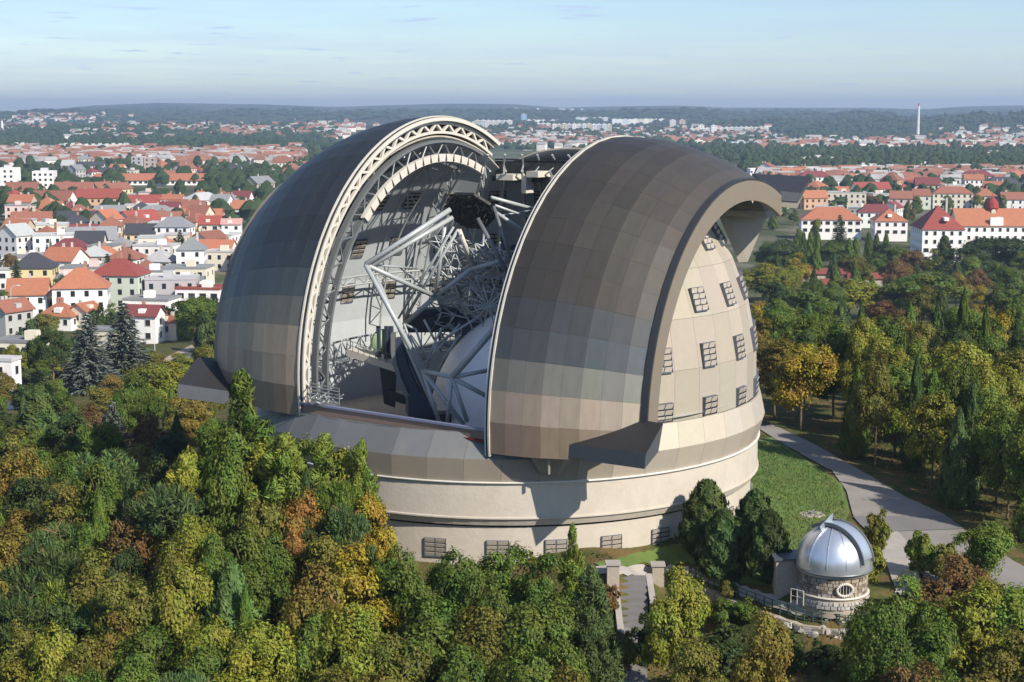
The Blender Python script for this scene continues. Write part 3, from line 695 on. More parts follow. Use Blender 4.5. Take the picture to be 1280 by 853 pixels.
# ------------------------------------------------------------------ roads, lawn, paths
ribbon('grass',[(935,552),(935,600),(935,640),(935,690),(925,730)],[(966,548),(1052,606),(1062,640),(1040,700),(1000,745)],M['lawn'],.06,14)
ribbon('grass',[(742,706),(800,694),(850,682)],[(750,712),(812,707),(872,708)],M['lawn'],.07,6,10)
ribbon('road',[(945,535),(985,560),(1040,590),(1058,615),(1066,645),(1120,700),(1225,765),(1300,800)],[(965,532),(1010,553),(1085,595),(1130,622),(1180,645),(1210,668),(1275,708),(1340,745)],M['asphalt'],.09,14)
ribbon('road_patch',[(1066,648),(1085,668)],[(1182,647),(1206,664)],M['asphalt2'],.13,10,4)
ribbon('path',[(866,712),(905,728),(960,748),(1010,763),(1060,770),(1100,768)],[(862,722),(900,738),(955,760),(1005,776),(1060,783),(1105,782)],M['pave'],.1,5)
ribbon('path',[(745,712),(790,710),(845,712),(868,714)],[(745,720),(790,722),(845,722),(866,722)],M['pave'],.1,5)
ribbon('path',[(1085,690),(1105,700),(1120,740),(1105,770)],[(1120,665),(1145,690),(1150,730),(1125,780)],M['pave'],.11,6)
ribbon('path',[(188,560),(192,590),(196,606),(240,606)],[(208,566),(212,585),(220,597),(242,597)],M['gravel'],.12,5)
ribbon('path',[(352,735),(352,780),(340,853)],[(368,735),(366,790),(366,853)],M['gravel'],.12,5)
ribbon('path',[(772,790),(772,820),(768,870)],[(806,790),(806,825),(812,870)],M['asphalt2'],.12,5)  # darker material stands in for the shadows across this path
ribbon('path',[(200,452),(222,440),(240,432)],[(204,456),(226,445),(244,437)],M['gravel'],.12,4)

# ------------------------------------------------------------------ small observatory with a silver dome
P0,_d=hit(1041,737); P0.z=-6.3
so_=props(empty('small_observatory',(P0.x,P0.y,-6.25)),'small round rubble stone observatory with a shiny silver dome on the lawn','small observatory')
rb=2.18
MB().lathe([(rb-.06,-.6),(rb-.06,2.12)],48).build('drum',M['mortar'],so_,True)
MB().lathe([(rb+.08,-.6),(rb+.08,.62)],48).build('plinth',M['mortar'],so_,True)
MB().lathe([(rb+.02,.6),(rb+.16,.62),(rb+.16,.72),(rb,.74)],48).build('ledge',M['white'],so_,True)
MB().lathe([(rb,2.0),(rb+.14,2.02),(rb+.14,2.16),(rb-.2,2.2)],48).build('cornice',M['white'],so_,True)
MB().lathe([(rb+.02,2.2),(rb+.34,2.21),(rb+.36,2.3),(rb+.05,2.36)],48).build('dome_rim',M['steel'],so_,True)
ns=0
WA=8
for row in range(9):
    z=.1+.24*row if row<2 else .84+.24*(row-2)
    if z>1.95: continue
    k=0; a=random.uniform(0,10)
    while a<360:
        wd=random.uniform(5.5,11)
        an=(a+wd/2+180)%360-180
        if abs(an)<100 and not (abs(an-WA)<12.5 and .85<z<1.75) :
            rr=(rb+.09 if row<2 else rb-.05); da=R(wd/2-.5); h=random.uniform(.085,.115); j=random.uniform(.0,.05)
            mb=MB(); lo=[];hi=[]
            for (s1,s2) in ((-1,0),(1,0),(1,1),(-1,1)):
                aa=R(an)+s1*da*random.uniform(.85,1); r_=rr+(.05+j if not s2 else -.02)
                lo.append((r_*math.sin(aa),-r_*math.cos(aa),z-h)); hi.append((r_*math.sin(aa),-r_*math.cos(aa),z+h))
            mb.hexa(lo,hi); c=random.choice([(.36,.31,.25),(.28,.22,.16),(.42,.38,.33),(.2,.16,.125),(.34,.27,.19)]) if row>1 else random.choice([(.5,.48,.45),(.42,.4,.37),(.55,.53,.5)])
            mb.build('stone',M['stone'],so_,color=shade(c,.12)); ns+=1
        a+=wd
a=R(WA); cw=Vector((rb*math.sin(a),-rb*math.cos(a),1.28)); n_=Vector((math.sin(a),-math.cos(a),0)); t_=Vector((math.cos(a),math.sin(a),0))
mb=MB(); ring_=[cw+n_*.06+t_*(.52*math.cos(k*.2618))+Vector((0,0,.4*math.sin(k*.2618))) for k in range(25)]; mb.path(ring_,.1,8); wr=mb.build('window_surround',M['white'],so_,True)
mb=MB(); ii=[cw+n_*.02+t_*(.5*math.cos(k*.2618))+Vector((0,0,.38*math.sin(k*.2618))) for k in range(24)]; mb.hexa([p-n_*.1 for p in ii],ii); mb.build('pane',M['glass'],wr)
mb=MB()
for k in range(4): mb.tube(cw+n_*.05+t_*(-.3+.2*k)+Vector((0,0,-.3)),cw+n_*.05+t_*(-.3+.2*k)+Vector((0,0,.3)),.02,5)
mb.build('window_bars',M['white'],wr)
RD=2.42; zc_=2.62
prof=[(RD,2.34),(RD,2.5)]+[(RD*math.cos(R(x)),zc_+RD*.98*math.sin(R(x))) for x in range(0,91,6)]
dm=MB().lathe(prof,24).build('dome',M['silver'],so_,True)
for sx in (-1,):
    mb=MB(); mb.arcband(-.62,.62,RD+.02,RD+.1,12,118,24); hatch=mb.build('shutter',M['silver'],so_,loc=(0,0,zc_),rot=(0,0,R(48)))
    for u in (-.62,.62):
        mb=MB(); mb.arcband(u-.05,u+.05,RD-.02,RD+.2,6,122,24); mb.build('shutter_rail',M['steel'],so_,loc=(0,0,zc_),rot=(0,0,R(48)))
pth=[(RD+.03)*Vector((math.cos(R(40))*math.sin(R(-72)),-math.cos(R(40))*math.cos(R(-72)),math.sin(R(40))))]
mb=MB(); b_=Vector((0,0,zc_))
mb.hexa([b_+Vector((-.95,-.55,2.05)),b_+Vector((-.1,.5,2.22)),b_+Vector((-.15,.55,2.26)),b_+Vector((-1.0,-.5,2.09))],[b_+Vector((-1.05,-.6,2.35)),b_+Vector((-.0,.55,2.95)),b_+Vector((-.05,.6,2.98)),b_+Vector((-1.1,-.55,2.38))])
mb.build('raised_hatch',M['silver'],so_)
for k in range(12):
    mb=MB(); mb.arcband(-.012,.012,RD-.01,RD+.018,0,90,14); mb.build('seam',M['silver'],so_,loc=(0,0,zc_),rot=(0,0,R(30*k+8)))
# annexe, little stair and railing
ax_=at(1003,668,P0.y+2.6); 
an=props(empty('annexe',(P0.x-2.5,P0.y+1.7,-6.25)),'small blue grey flat roofed porch behind the silver domed observatory','porch')
MB().box((0,0,1.1),(2.2,2.0,2.6)).build('wall',M['mortar'],an); MB().box((0,0,2.48),(2.5,2.3,.14)).build('roof',M['slate'],an)
hr=props(empty('handrail',(P0.x-2.35,P0.y-.75,-6.25)),'short white handrail beside the small stone observatory','handrail')
mb=MB()
for k in range(3): mb.tube((k*.35-.5,-k*.3,0),(k*.35-.5,-k*.3,.95),.035,6)
mb.build('post',M['white'],hr)['kind']='stuff'; mb=MB(); mb.tube((-.5,0,.95),(.2,-.6,.95),.035,6); mb.tube((-.5,0,.5),(.2,-.6,.5),.03,6); mb.build('rail',M['white'],hr)
# round stone plinth with an instrument on the lawn
p=hit(1015,644)[0]; pd=props(empty('stone_plinth',p),'pale round paving disc with a small metal instrument on the lawn','sundial')
MB().lathe([(.02,.1),(.95,.1),(1.0,.06),(1.0,-.3)],28).build('disc',M['pave'],pd); MB().box((0,0,.18),(.4,.3,.16),.4).build('instrument',M['steel'],pd); MB().tube((-.1,0,.24),(.22,.1,.42),.05,8).build('tube',M['steel'],pd)

# ------------------------------------------------------------------ retaining wall, railing, stairs
def gpts(L,n):
    o=[]
    for a,b in zip(L,L[1:]):
        for k in range(n): o.append(hit(a[0]+(b[0]-a[0])*k/n,a[1]+(b[1]-a[1])*k/n)[0])
    o.append(hit(*L[-1])[0]); return o
WL=[(862,724),(900,741),(955,763),(1005,780),(1060,787),(1100,786)]
wp=gpts(WL,5)
rw=props(empty('retaining_wall',wp[0]),'low stone retaining wall curving below the path and green railing','retaining wall')
mb=MB()
for a,b in zip(wp,wp[1:]):
    d=(b-a); n=Vector((d.y,-d.x,0)).normalized()*.5
    A=[a-rw.location,b-rw.location]
    mb.hexa([A[0]+n+Vector((0,0,-3.4)),A[1]+n+Vector((0,0,-3.4)),A[1]-n*.2+Vector((0,0,-3.4)),A[0]-n*.2+Vector((0,0,-3.4))],[A[0]+n+Vector((0,0,.02)),A[1]+n+Vector((0,0,.02)),A[1]-n*.2+Vector((0,0,.02)),A[0]-n*.2+Vector((0,0,.02))])
mb.build('wall_core',M['mortar'],rw); cnt=0
for a,b in zip(wp,wp[1:]):
    d=b-a; L_=d.length; d.normalize(); n=Vector((d.y,-d.x,0)).normalized()
    for row in range(8):
        x=random.uniform(0,.2)
        while x<L_-.15 and cnt<290:
            wd=random.uniform(.45,.85); c=a+d*(x+wd/2)+n*.5-rw.location+Vector((0,0,-.2-.34*row))
            q=[c-d*(wd/2-.03)+n*random.uniform(.02,.12),c+d*(wd/2-.03)+n*random.uniform(.02,.12),c+d*(wd/2-.03)-n*.1,c-d*(wd/2-.03)-n*.1]
            mb=MB(); mb.hexa([p-Vector((0,0,.15)) for p in q],[p+Vector((0,0,.15)) for p in q])
            mb.build('stone',M['stone'],rw,color=shade(random.choice([(.45,.42,.38),(.33,.29,.25),(.25,.21,.17),(.52,.5,.47)]),.1)); x+=wd; cnt+=1
rl=props(empty('railing',wp[0]),'long green metal railing along the edge of the curving path','railing')
pm_=MB().tube((0,0,-.1),(0,0,.95),.045,6).mesh('post',M['railgreen'])
rp=[p-rw.location for p in wp]
for p in rp[::1]: new('post',pm_,rl,p)
for h in (.9,.6,.3):
    mb=MB(); mb.path([p+Vector((0,0,h)) for p in rp],.035,5); mb.build('rail',M['railgreen'],rl)
st=props(empty('stairway',hit(790,728)[0]),'shadowed flight of stone steps going down beside the brown bank','stairway')
for k in range(11):
    zz=g1(st.location.x-.03*k,st.location.y-.62*k)-st.location.z
    MB().box((-.03*k,-.62*k,zz),(1.9,.64,.44)).build('step',M['asphalt2'],st)  # shadow over the steps is put into this darker material
for sx in (-1,1):
    mb=MB(); mb.hexa([(sx*1.15-.2,-6.8,-2.6),(sx*1.15+.2,-6.8,-2.6),(sx*1.15+.2,.5,-1),(sx*1.15-.2,.5,-1)],[(sx*1.15-.2,-6.8,-1.35),(sx*1.15+.2,-6.8,-1.35),(sx*1.15+.2,.5,.45),(sx*1.15-.2,.5,.45)]); mb.build('side_wall',M['pave'],st)
for (px_,lb) in ((766,'square stone gate pillar on the left of the stairway top'),(822,'square stone gate pillar on the right of the stairway top')):
    p=hit(px_,728)[0]; gpil=props(empty('gate_pillar',p),lb,'pillar',group='stone pillars at the stairway top')
    MB().box((0,0,.5),(.8,.8,1.5)).build('shaft',M['mortar'],gpil); MB().box((0,0,1.31),(1.0,1.0,.14)).build('cap',M['pave'],gpil)

# ------------------------------------------------------------------ houses
GREY=(.22,.225,.235); OR_=(.36,.135,.07); RB=(.24,.095,.06); MAR=(.17,.04,.04); RED=(.25,.055,.04); DK=(.045,.045,.055); PINK=(.5,.27,.25); LG=(.42,.42,.42)
CN={GREY:'grey',OR_:'orange',RB:'russet',MAR:'maroon',RED:'red',DK:'black',PINK:'pink',LG:'silvery'}
WH=(.78,.76,.73); CR=(.66,.6,.48); BG=(.5,.43,.34); YE=(.68,.55,.3); PK=(.66,.5,.45); BL=(.47,.54,.6); OC=(.55,.34,.2); GN=(.5,.55,.47); GY=(.4,.4,.4)
WN={WH:'white',CR:'cream',BG:'beige',YE:'yellow',PK:'pink',BL:'blue',OC:'ochre',GN:'mint',GY:'grey'}
HOUSES=[]; FOOT=[]
win_m={}
def winmesh(w_,h_):
    k=(round(w_,1),round(h_,1))
    if k not in win_m:
        mb=MB(); mb.box((0,0,0),(w_,.14,h_),mi=0); t=.09
        for s_ in (-1,1): mb.box((s_*w_/2,0,0),(t,.2,h_+t),mi=1); mb.box((0,0,s_*h_/2),(w_-t-.004,.2,t),mi=1)
        win_m[k]=mb.mesh('window',[M['glass'],M['white']])
    return win_m[k]
def house(px_,by,wpx,hpx,kind,wall,roof,rot=0,dep=None,near=False,cat='house',name='house',rh=None,label=None,chim=True,wins=True,group=None,fit=False):
    g=hit(px_,by)
    if g is None: return None
    p,d=g; m=d/FPX; W_=wpx*m; H_=hpx*m; D_=dep or W_*random.uniform(.6,.85)
    r_f=.5*max(W_,D_)
    if fit and any((p.x-a)**2+(p.y+D_*.5-b)**2<(r_f+c)**2*.62 for a,b,c in FOOT): return None
    FOOT.append((p.x,p.y+D_*.5,r_f))
    if kind=='flat': RH=.4
    else: RH=rh or min(W_,D_)*random.uniform(.32,.42)
    o=empty(name,(p.x,p.y+D_*.5,p.z-.3),R(rot)); H_+=.3
    o['category']=cat
    if group: o['group']=group
    b=MB(); b.box((0,0,H_/2-1.5),(W_,D_,H_+3)); 
    x,y=W_/2,D_/2
    if kind=='gable': b.add([(-x,-y,H_),(-x,y,H_),(-x,0,H_+RH)],[(0,2,1)]); b.add([(x,-y,H_),(x,y,H_),(x,0,H_+RH)],[(0,1,2)])
    b.build('wall',M['plaster'],o,color=shade(wall,.04))
    r=MB(); e=min(.5,.04*W_+.2); t=.28
    if kind=='flat':
        r.box((0,0,H_+.12),(W_+.3,D_+.3,.24),mi=0)
        for s_ in (-1,1): r.box((0,s_*(D_/2+.06),H_+.42),(W_+.3,.18,.36),mi=1); r.box((s_*(W_/2+.06),0,H_+.42),(.18,D_-.06,.36),mi=1)
    elif kind=='hip':
        q=max(.0,x-y)+.01; s_=(RH/(y))*e
        r.hexa([(-x-e,-y-e,H_-s_),(x+e,-y-e,H_-s_),(x+e,y+e,H_-s_),(-x-e,y+e,H_-s_)],[(-q,-.02,H_+RH),(q,-.02,H_+RH),(q,.02,H_+RH),(-q,.02,H_+RH)])
    elif kind=='gable':
        s_=(RH/y)*e
        for sy in (-1,1):
            a_=[(-x-e,sy*(y+e),H_-s_),(x+e,sy*(y+e),H_-s_),(x+e,0,H_+RH),(-x-e,0,H_+RH)]
            if sy>0: a_=a_[::-1]
            r.hexa(a_,[(v[0],v[1],v[2]+t) for v in a_])
    rf=r.build('roof',[M['roof'],M['plaster']],o,color=shade(roof,.12))
    if kind=='flat' and W_>9:
        MB().box((W_*random.uniform(-.25,.25),D_*.1,H_+1.1),(2.6,2.2,2.0)).build('roof_housing',M['plaster'],rf,color=wall)
    if chim and kind!='flat':
        for k in range(random.choice((1,1,2))):
            cx_=random.uniform(-.3,.3)*W_
            MB().box((cx_,.18*D_,H_+RH*.8),(.7,.7,RH*.9+.8)).build('chimney',M['plaster'],rf,color=random.choice(((.5,.45,.4),(.4,.2,.14))))
        if near and kind in('gable','hip') and random.random()<.7:
            cx_=random.uniform(-.15,.15)*W_
            mb=MB(); mb.box((cx_,-y*.62,H_+RH*.42),(1.7,y*.55,1.2)); mb.build('dormer',M['plaster'],rf,color=wall)
    if wins:
        fl=max(1,int(H_/3.1)); 
        if not near:
            mb=MB()
            for f_ in range(fl):
                z=H_-1.75-3.1*f_
                nx=max(1,int(W_/3.)); ny=max(1,int(D_/3.2))
                for k in range(nx): mb.box(((k+.5-nx/2)*W_/nx,-y,z),(1.1,.12,1.5))
                for k in range(ny):
                    for s_ in (-1,1): mb.box((s_*x,(k+.5-ny/2)*D_/ny,z),(.12,1.1,1.5))
            mb.build('window',M['glass'],o)['kind']='stuff'
        else:
            for f_ in range(fl):
                z=H_-1.7-3.1*f_; nx=max(1,int(W_/2.9)); ny=max(1,int(D_/3.4)); ww=random.choice((1.1,1.3,1.9)); hm=winmesh(ww if W_/nx>ww+.5 else 1.1,1.5); h2=winmesh(1.1,1.5)
                for k in range(nx): new('window',hm,o,((k+.5-nx/2)*W_/nx,-y-.005,z))
                for k in range(ny):
                    for s_ in (-1,1): new('window',h2,o,(s_*(x+.005),(k+.5-ny/2)*D_/ny,z),(0,0,R(90)))
    HOUSES.append([o,px_,by,WN.get(wall,'pale'),kind,CN.get(roof,'grey'),W_,H_,d,label]); return o
N=True
for a in [
 (25,466,58,38,'flat',CR,GREY,-8,N),(4,512,34,62,'flat',WH,LG,-12,N),(2,590,40,22,'flat',CR,DK,10,N),(10,424,46,36,'gable',GY,RB,60,N),(36,388,30,20,'hip',BG,MAR,15,N),
 (72,414,46,20,'hip',WH,OR_,-12,N),(104,412,34,24,'gable',CR,OR_,70,N),(4,362,22,24,'flat',WH,LG,0,N),(124,346,52,24,'hip',CR,OR_,10,N),(110,322,60,22,'gable',WH,GREY,18,N),
 (142,376,34,32,'flat',WH,LG,-10,N),(108,382,36,24,'flat',BG,GREY,-6,N),(193,342,50,34,'flat',WH,LG,-8,N),(192,372,40,32,'flat',WH,GREY,-6,N),(232,366,56,30,'flat',CR,GREY,-5,N),
 (250,392,58,30,'flat',WH,RED,-8,N),(186,398,60,22,'flat',WH,GREY,-10,N),(179,430,40,36,'gable',WH,MAR,-10,N),(210,426,26,24,'hip',CR,RB,-10,N),(132,438,44,24,'flat',CR,GREY,-12,N),
 (264,328,54,14,'gable',WH,OR_,-8,N),(231,330,24,12,'gable',DK,DK,40,N),(262,306,26,26,'gable',CR,RED,4,N),(289,306,24,26,'gable',WH,PINK,4,N),(210,322,26,14,'hip',CR,OR_,30,N),(170,300,50,24,'gable',WH,RED,55,N),(60,352,26,14,'gable',CR,RB,20,N)]:
    house(*a[:7],rot=a[7],near=True,cat='house')
for (x,wd,wc,rc) in ((97,34,WH,OR_),(123,18,WH,DK),(139,16,CR,OR_),(155,17,PK,MAR),(172,18,BL,MAR),(192,22,WH,MAR)):
    house(x,292,wd,19,'gable',wc,rc,rot=3,near=True,dep=11,cat='terraced house',name='terraced_house',group='terraced houses in one row')
house(216,286,28,16,'gable',CR,DK,3,near=True); house(254,286,46,13,'gable',WH,MAR,3,near=True)
# white school complex and its neighbours on the right
house(1041,300,74,26,'hip',WH,OR_,-6,dep=14,near=True,name='villa',cat='villa'); house(1115,302,40,26,'hip',WH,OR_,-4,dep=14,near=True,name='villa',cat='villa')
house(1180,328,52,42,'hip',WH,RED,-3,dep=22,near=True,rh=8,name='school_wing',cat='school building',label='white school wing with a steep bright red hip roof'); 
sc_=house(1245,316,96,34,'gable',WH,OR_,-2,dep=15,near=True,rh=6,name='school_building',cat='school building',label='long white school block with an orange roof and red clock turret')
tm=MB(); z0=sc_.children[0].dimensions[2] if False else 0
Hs=[h for h in HOUSES if h[0]==sc_][0][7]
tm.lathe([(2.2,Hs-1),(2.2,Hs+6.3),(2.5,Hs+6.4)],8).build('turret',M['plaster'],sc_,color=(.32,.05,.04))
tt_=MB().lathe([(2.7,Hs+6.4),(2.3,Hs+8.6),(1.2,Hs+10),(.12,Hs+11),(.06,Hs+13)],12).build('turret_dome',M['roof'],sc_,color=(.26,.03,.03))
MB().tube((0,-2.1,Hs+5.1),(0,-2.32,Hs+5.1),.9,16).build('clock_face',M['white'],sc_)
MB().box((0,-7.2,Hs+1.4),(5,1.4,3.4)).build('gable_bay',M['plaster'],sc_,color=WH)
for (x0,y,wd) in ((1024,352,70),(1108,358,100),(975,362,50),(1046,366,42)):
    g=hit(x0,y)[0]; m=(g.y-CAM[1])/FPX
    o=empty('pavilion',(g.x,g.y,g.z),R(random.uniform(-4,4))); o['category']='pavilion'; o['group']='long red roofed garden pavilions'
    L_=wd*m; MB().box((0,0,1.2),(L_,4,3)).build('wall',M['plaster'],o,color=(.4,.36,.3)); mb=MB()
    mb.hexa([(-L_/2-.4,-2.6,2.6),(L_/2+.4,-2.6,2.6),(L_/2+.4,2.6,2.6),(-L_/2-.4,2.6,2.6)],[(-L_/2,-.05,4.3),(L_/2,-.05,4.3),(L_/2,.05,4.3),(-L_/2,.05,4.3)]); mb.build('roof',M['red_roof'],o)
    HOUSES.append([o,x0,y,'brown','pavilion','dark red',L_,3,(g.y-CAM[1]),None])
walls_=[WH,WH,WH,WH,WH,CR,CR,CR,BG,WH,CR,YE,PK,OC,GY,GN]; roofs_=[OR_,OR_,OR_,RB,RB,RB,MAR,RED,GREY,DK,LG]
def blocked(x,y):
    if 575<x<760 and y<191: return False
    return 268<x<955 and y>150 and ((x-610)/345)**2+((y-480)/330)**2<1
def town(rows, x0, x1, skip=()):
    for y in rows:
        x=x0+random.uniform(0,14)
        while x<x1:
            g=hit(x,y)
            if g is None: break
            m=g[1]/FPX; wd=random.choice((9,10,12,14) if y>300 else (9,10,12,14,17,22))/m
            xx=x+wd/2; x+=wd*random.uniform(1.0,1.3)
            if blocked(xx,y) or blocked(xx-wd/2,y-6) or blocked(xx+wd/2,y-4) or any(a<=xx<=c and b<=y<=d for a,b,c,d in skip): continue
            k=random.choice(('gable','hip','flat','flat') if y>300 else ('gable','gable','hip','hip','gable','flat')); r=random.choice(roofs_) if k!='flat' else random.choice((GREY,LG,LG))
            house(xx,y+random.uniform(-1.5,1.5),wd,random.uniform(5,10.5)/m,k,random.choice(walls_),r,rot=random.choice((-12,-6,0,5,10,60)),dep=random.uniform(8,12),fit=True)
town((405,390,375,362,350,340,330,320,312,304,297,290,283),0,275); town((277,270,263),0,300)
town((257,251),0,330,((0,240,70,260),(150,232,320,262))); town((228,222,217.5,213,209.5),0,372,((0,200,70,246),(160,200,200,226),(120,205,330,219)))
town((262,252,245,239,233,228),950,1280,((1020,225,1110,246),))
town((276,286),1010,1280,((1130,250,1280,330),))
# apartment slabs and tower blocks far behind
def block(x0,x1,y0,y1,col,name='apartment_block',segs=1,lab=None,near=False):
    g=hit((x0+x1)/2,y1)
    if g is None: return
    p,d=g; m=d/FPX; W_=(x1-x0)*m; H_=(y1-y0)*m; o=empty(name,(p.x,p.y,p.z-1),R(random.uniform(-8,8))); o['category']='apartment block'
    D_=14 if near else 20
    for k in range(segs):
        sw=W_/segs; c=col if segs==1 else random.choice(col); hh=H_*(1+random.uniform(-.06,.06)) if segs>1 else H_
        b=MB().box(((k+.5)*sw-W_/2,random.uniform(-1,1) if segs>1 else 0,hh/2),(sw*.985,D_,hh+1)); bo=b.build('wing' if segs>1 else 'wall',M['plaster'],o,color=shade(c,.04))
        mb=MB(); nz_=max(2,int(hh/3)); nxw=max(1,int(sw/3.2)); st_=1 if near else 2
        for i in range(nz_):
            for j in range(0,nxw): mb.box(((k+.5)*sw-W_/2+(j+.5-nxw/2)*sw/nxw,-D_/2-.9 if segs>1 else -D_/2,(i+.5)*hh/nz_),(1.5,.3,1.4))
        if near or segs==1 or d<4500: mb.build('window',M['glass'],bo)['kind']='stuff'
        MB().box(((k+.5)*sw-W_/2,0,hh+1.2),(sw*.3,D_*.4,2.4)).build('lift_housing',M['plaster'],bo,color=(.5,.5,.5))
    HOUSES.append([o,(x0+x1)/2,y1,lab or WN.get(col,'pale') if segs==1 else 'many coloured','block','',W_,H_,d,None])
block(0,23,209,241,WH,near=True); block(44,70,213,245,WH,near=True); block(168,181,195,222,GY,near=True); block(182,196,196,222,(.38,.3,.27),near=True)
PA=[WH,CR,(.7,.55,.45),(.55,.68,.6),(.72,.52,.42),(.6,.66,.68)]
block(79,155,181,192,PA,segs=9); block(17,40,180,189,PA,segs=3); block(41,75,186,193,[WH,CR],segs=4)
for a in ((594,640,151,160),(664,688,154,159),(690,764,155,166),(672,722,168,176),(765,830,149,156),(720,760,147,152),(775,835,163,168),(862,905,160,168),(905,960,159,168),(985,1040,174,183),(1045,1090,176,184),(590,612,152,159),(640,700,150,154)):
    block(*a,[WH,CR,WH,(.62,.64,.68)],segs=max(2,int((a[1]-a[0])/6)))
for a in ((837,845,150,159,WH),(848,856,150,159,BG),(873,880,156,168,WH),(888,895,157,169,WH),(868,878,175,184,WH),(912,938,177,187,BL),(651,658,143,153,(.3,.42,.6)),(1072,1084,206,221,WH),(1076,1104,207,222,WH),(1184,1211,216,233,(.35,.5,.65)),(935,1030,210,222,WH),(1180,1195,175,183,CR),(1078,1135,182,190,WH),(1210,1245,175,184,CR),(1000,1050,196,208,CR),(1052,1070,198,208,(.62,.45,.33)),(1140,1180,204,213,WH),(1190,1230,205,212,WH),(965,1000,228,240,WH),(1222,1262,190,200,CR),(1110,1140,174,181,WH),(1240,1280,212,222,WH)):
    block(*a)
for (x0,x1,y0,y1,c) in ((112,332,222,232,WH),(1040,1215,245,258,WH),(1105,1180,212,221,GY),(1000,1085,244,258,CR)):
    g=hit((x0+x1)/2,y1); m=g[1]/FPX; W_=(x1-x0)*m; H_=(y1-y0)*m*.6; o=empty('long_hall',(g[0].x,g[0].y,g[0].z),R(random.uniform(-2,2))); o['category']='hall'
    orange=c==WH and x0<400
    MB().box((0,10,H_/2-.5),(W_,18,H_+1)).build('wall',M['plaster'],o,color=c)
    mb=MB(); mb.hexa([(-W_/2-1,0,H_+.02),(W_/2+1,0,H_+.02),(W_/2+1,20,H_+.02),(-W_/2-1,20,H_+.02)],[(-W_/2+3,9,H_+(5 if orange else 1)),(W_/2-3,9,H_+(5 if orange else 1)),(W_/2-3,11,H_+(5 if orange else 1)),(-W_/2+3,11,H_+(5 if orange else 1))]); mb.build('roof',M['roof'],o,color=OR_ if orange else LG)
    mb=MB()
    for k in range(int(W_/4)): mb.box((-W_/2+2+4*k,.98,H_*.6),(2.2,.12,1.6))
    mb.build('window',M['glass'],o)['kind']='stuff'
    HOUSES.append([o,(x0+x1)/2,y1,WN[c],'hall','orange' if orange else 'pale grey',W_,H_,g[1],None])
# tall white mast with a red top
for (px_,y0,y1,lb) in ((1147,130,173,'tall slender white chimney mast with a red top rising from the hazy valley'),(3,150,168,'white far off mast at the left edge below the hills')):
    p,d=hit(px_,y1); H_=(y1-y0)*d/FPX; o=props(empty('chimney_mast',p),lb,'mast')
    MB().tube((0,0,-2),(0,0,H_*.92),3.4*d/3000,10,1.9*d/3000).build('shaft',M['paint'],o,color=(.7,.66,.62)); MB().tube((0,0,H_*.92),(0,0,H_),1.9*d/3000,10,1.7*d/3000).build('top',M['paint'],o,color=(.5,.12,.08))
# far roofs too small to pick apart
M['far_wall']=mat('far_wall',obj=True,rough=.9,var=.3,scale=.035); M['far_roof']=mat('far_roof',obj=True,rough=.9,var=.5,scale=.03)
def far_houses():
    mb=MB(); mr=MB(); mo=MB()
    def add(x,y):
        g=hit(x,y)
        if g is None or blocked(x,y): return
        p,d=g; W_=random.uniform(9,22); D_=random.uniform(9,13); H_=random.uniform(5,9); rz=random.uniform(-.3,.3)
        (mb if random.random()<.9 else mo).box((p.x,p.y,p.z+H_/2-1),(W_,D_,H_+2),rz); c,s_=math.cos(rz),math.sin(rz)
        f=lambda a,b,z:(p.x+a*c-b*s_,p.y+a*s_+b*c,z); z=p.z+H_+.03; x_,y_=W_/2+.4,D_/2+.4
        (mr if random.random()<.6 else mo).hexa([f(-x_,-y_,z),f(x_,-y_,z),f(x_,y_,z),f(-x_,y_,z)],[f(-x_+1.5,-.1,z+3.6),f(x_-1.5,-.1,z+3.6),f(x_-1.5,.1,z+3.6),f(-x_+1.5,.1,z+3.6)])
    for _ in range(950): add(random.uniform(-30,375),random.triangular(189,212,203))
    for _ in range(170): add(random.uniform(940,1310),random.triangular(174,192,184))
    for _ in range(330): add(random.uniform(960,1310),random.uniform(224,238))
    for _ in range(300): add(random.uniform(590,960),random.triangular(158,188,176))
    for cx,cy,sx,sy,n in ((75,149,30,2.5,90),(690,136.5,22,1.2,50),(300,167,25,3,60),(150,170,40,5,40),(225,162,50,4,40),(390,166,30,5,60),(1240,172,40,6,90),(450,160,30,3,30),(20,158,20,4,40),(650,178,35,4,80),(700,184,30,4,60)):
        for _ in range(n): add(random.gauss(cx,sx),random.gauss(cy,sy))
    for nm,b,m,c in (('distant_house_walls',mb,M['far_wall'],(.72,.68,.62)),('distant_red_roofs',mr,M['far_roof'],(.26,.115,.075)),('distant_grey_roofs',mo,M['far_roof'],(.34,.33,.32))):
        props(b.build(nm,m,None,color=c),'far off town houses too small to tell apart','houses',kind='stuff')
far_houses()

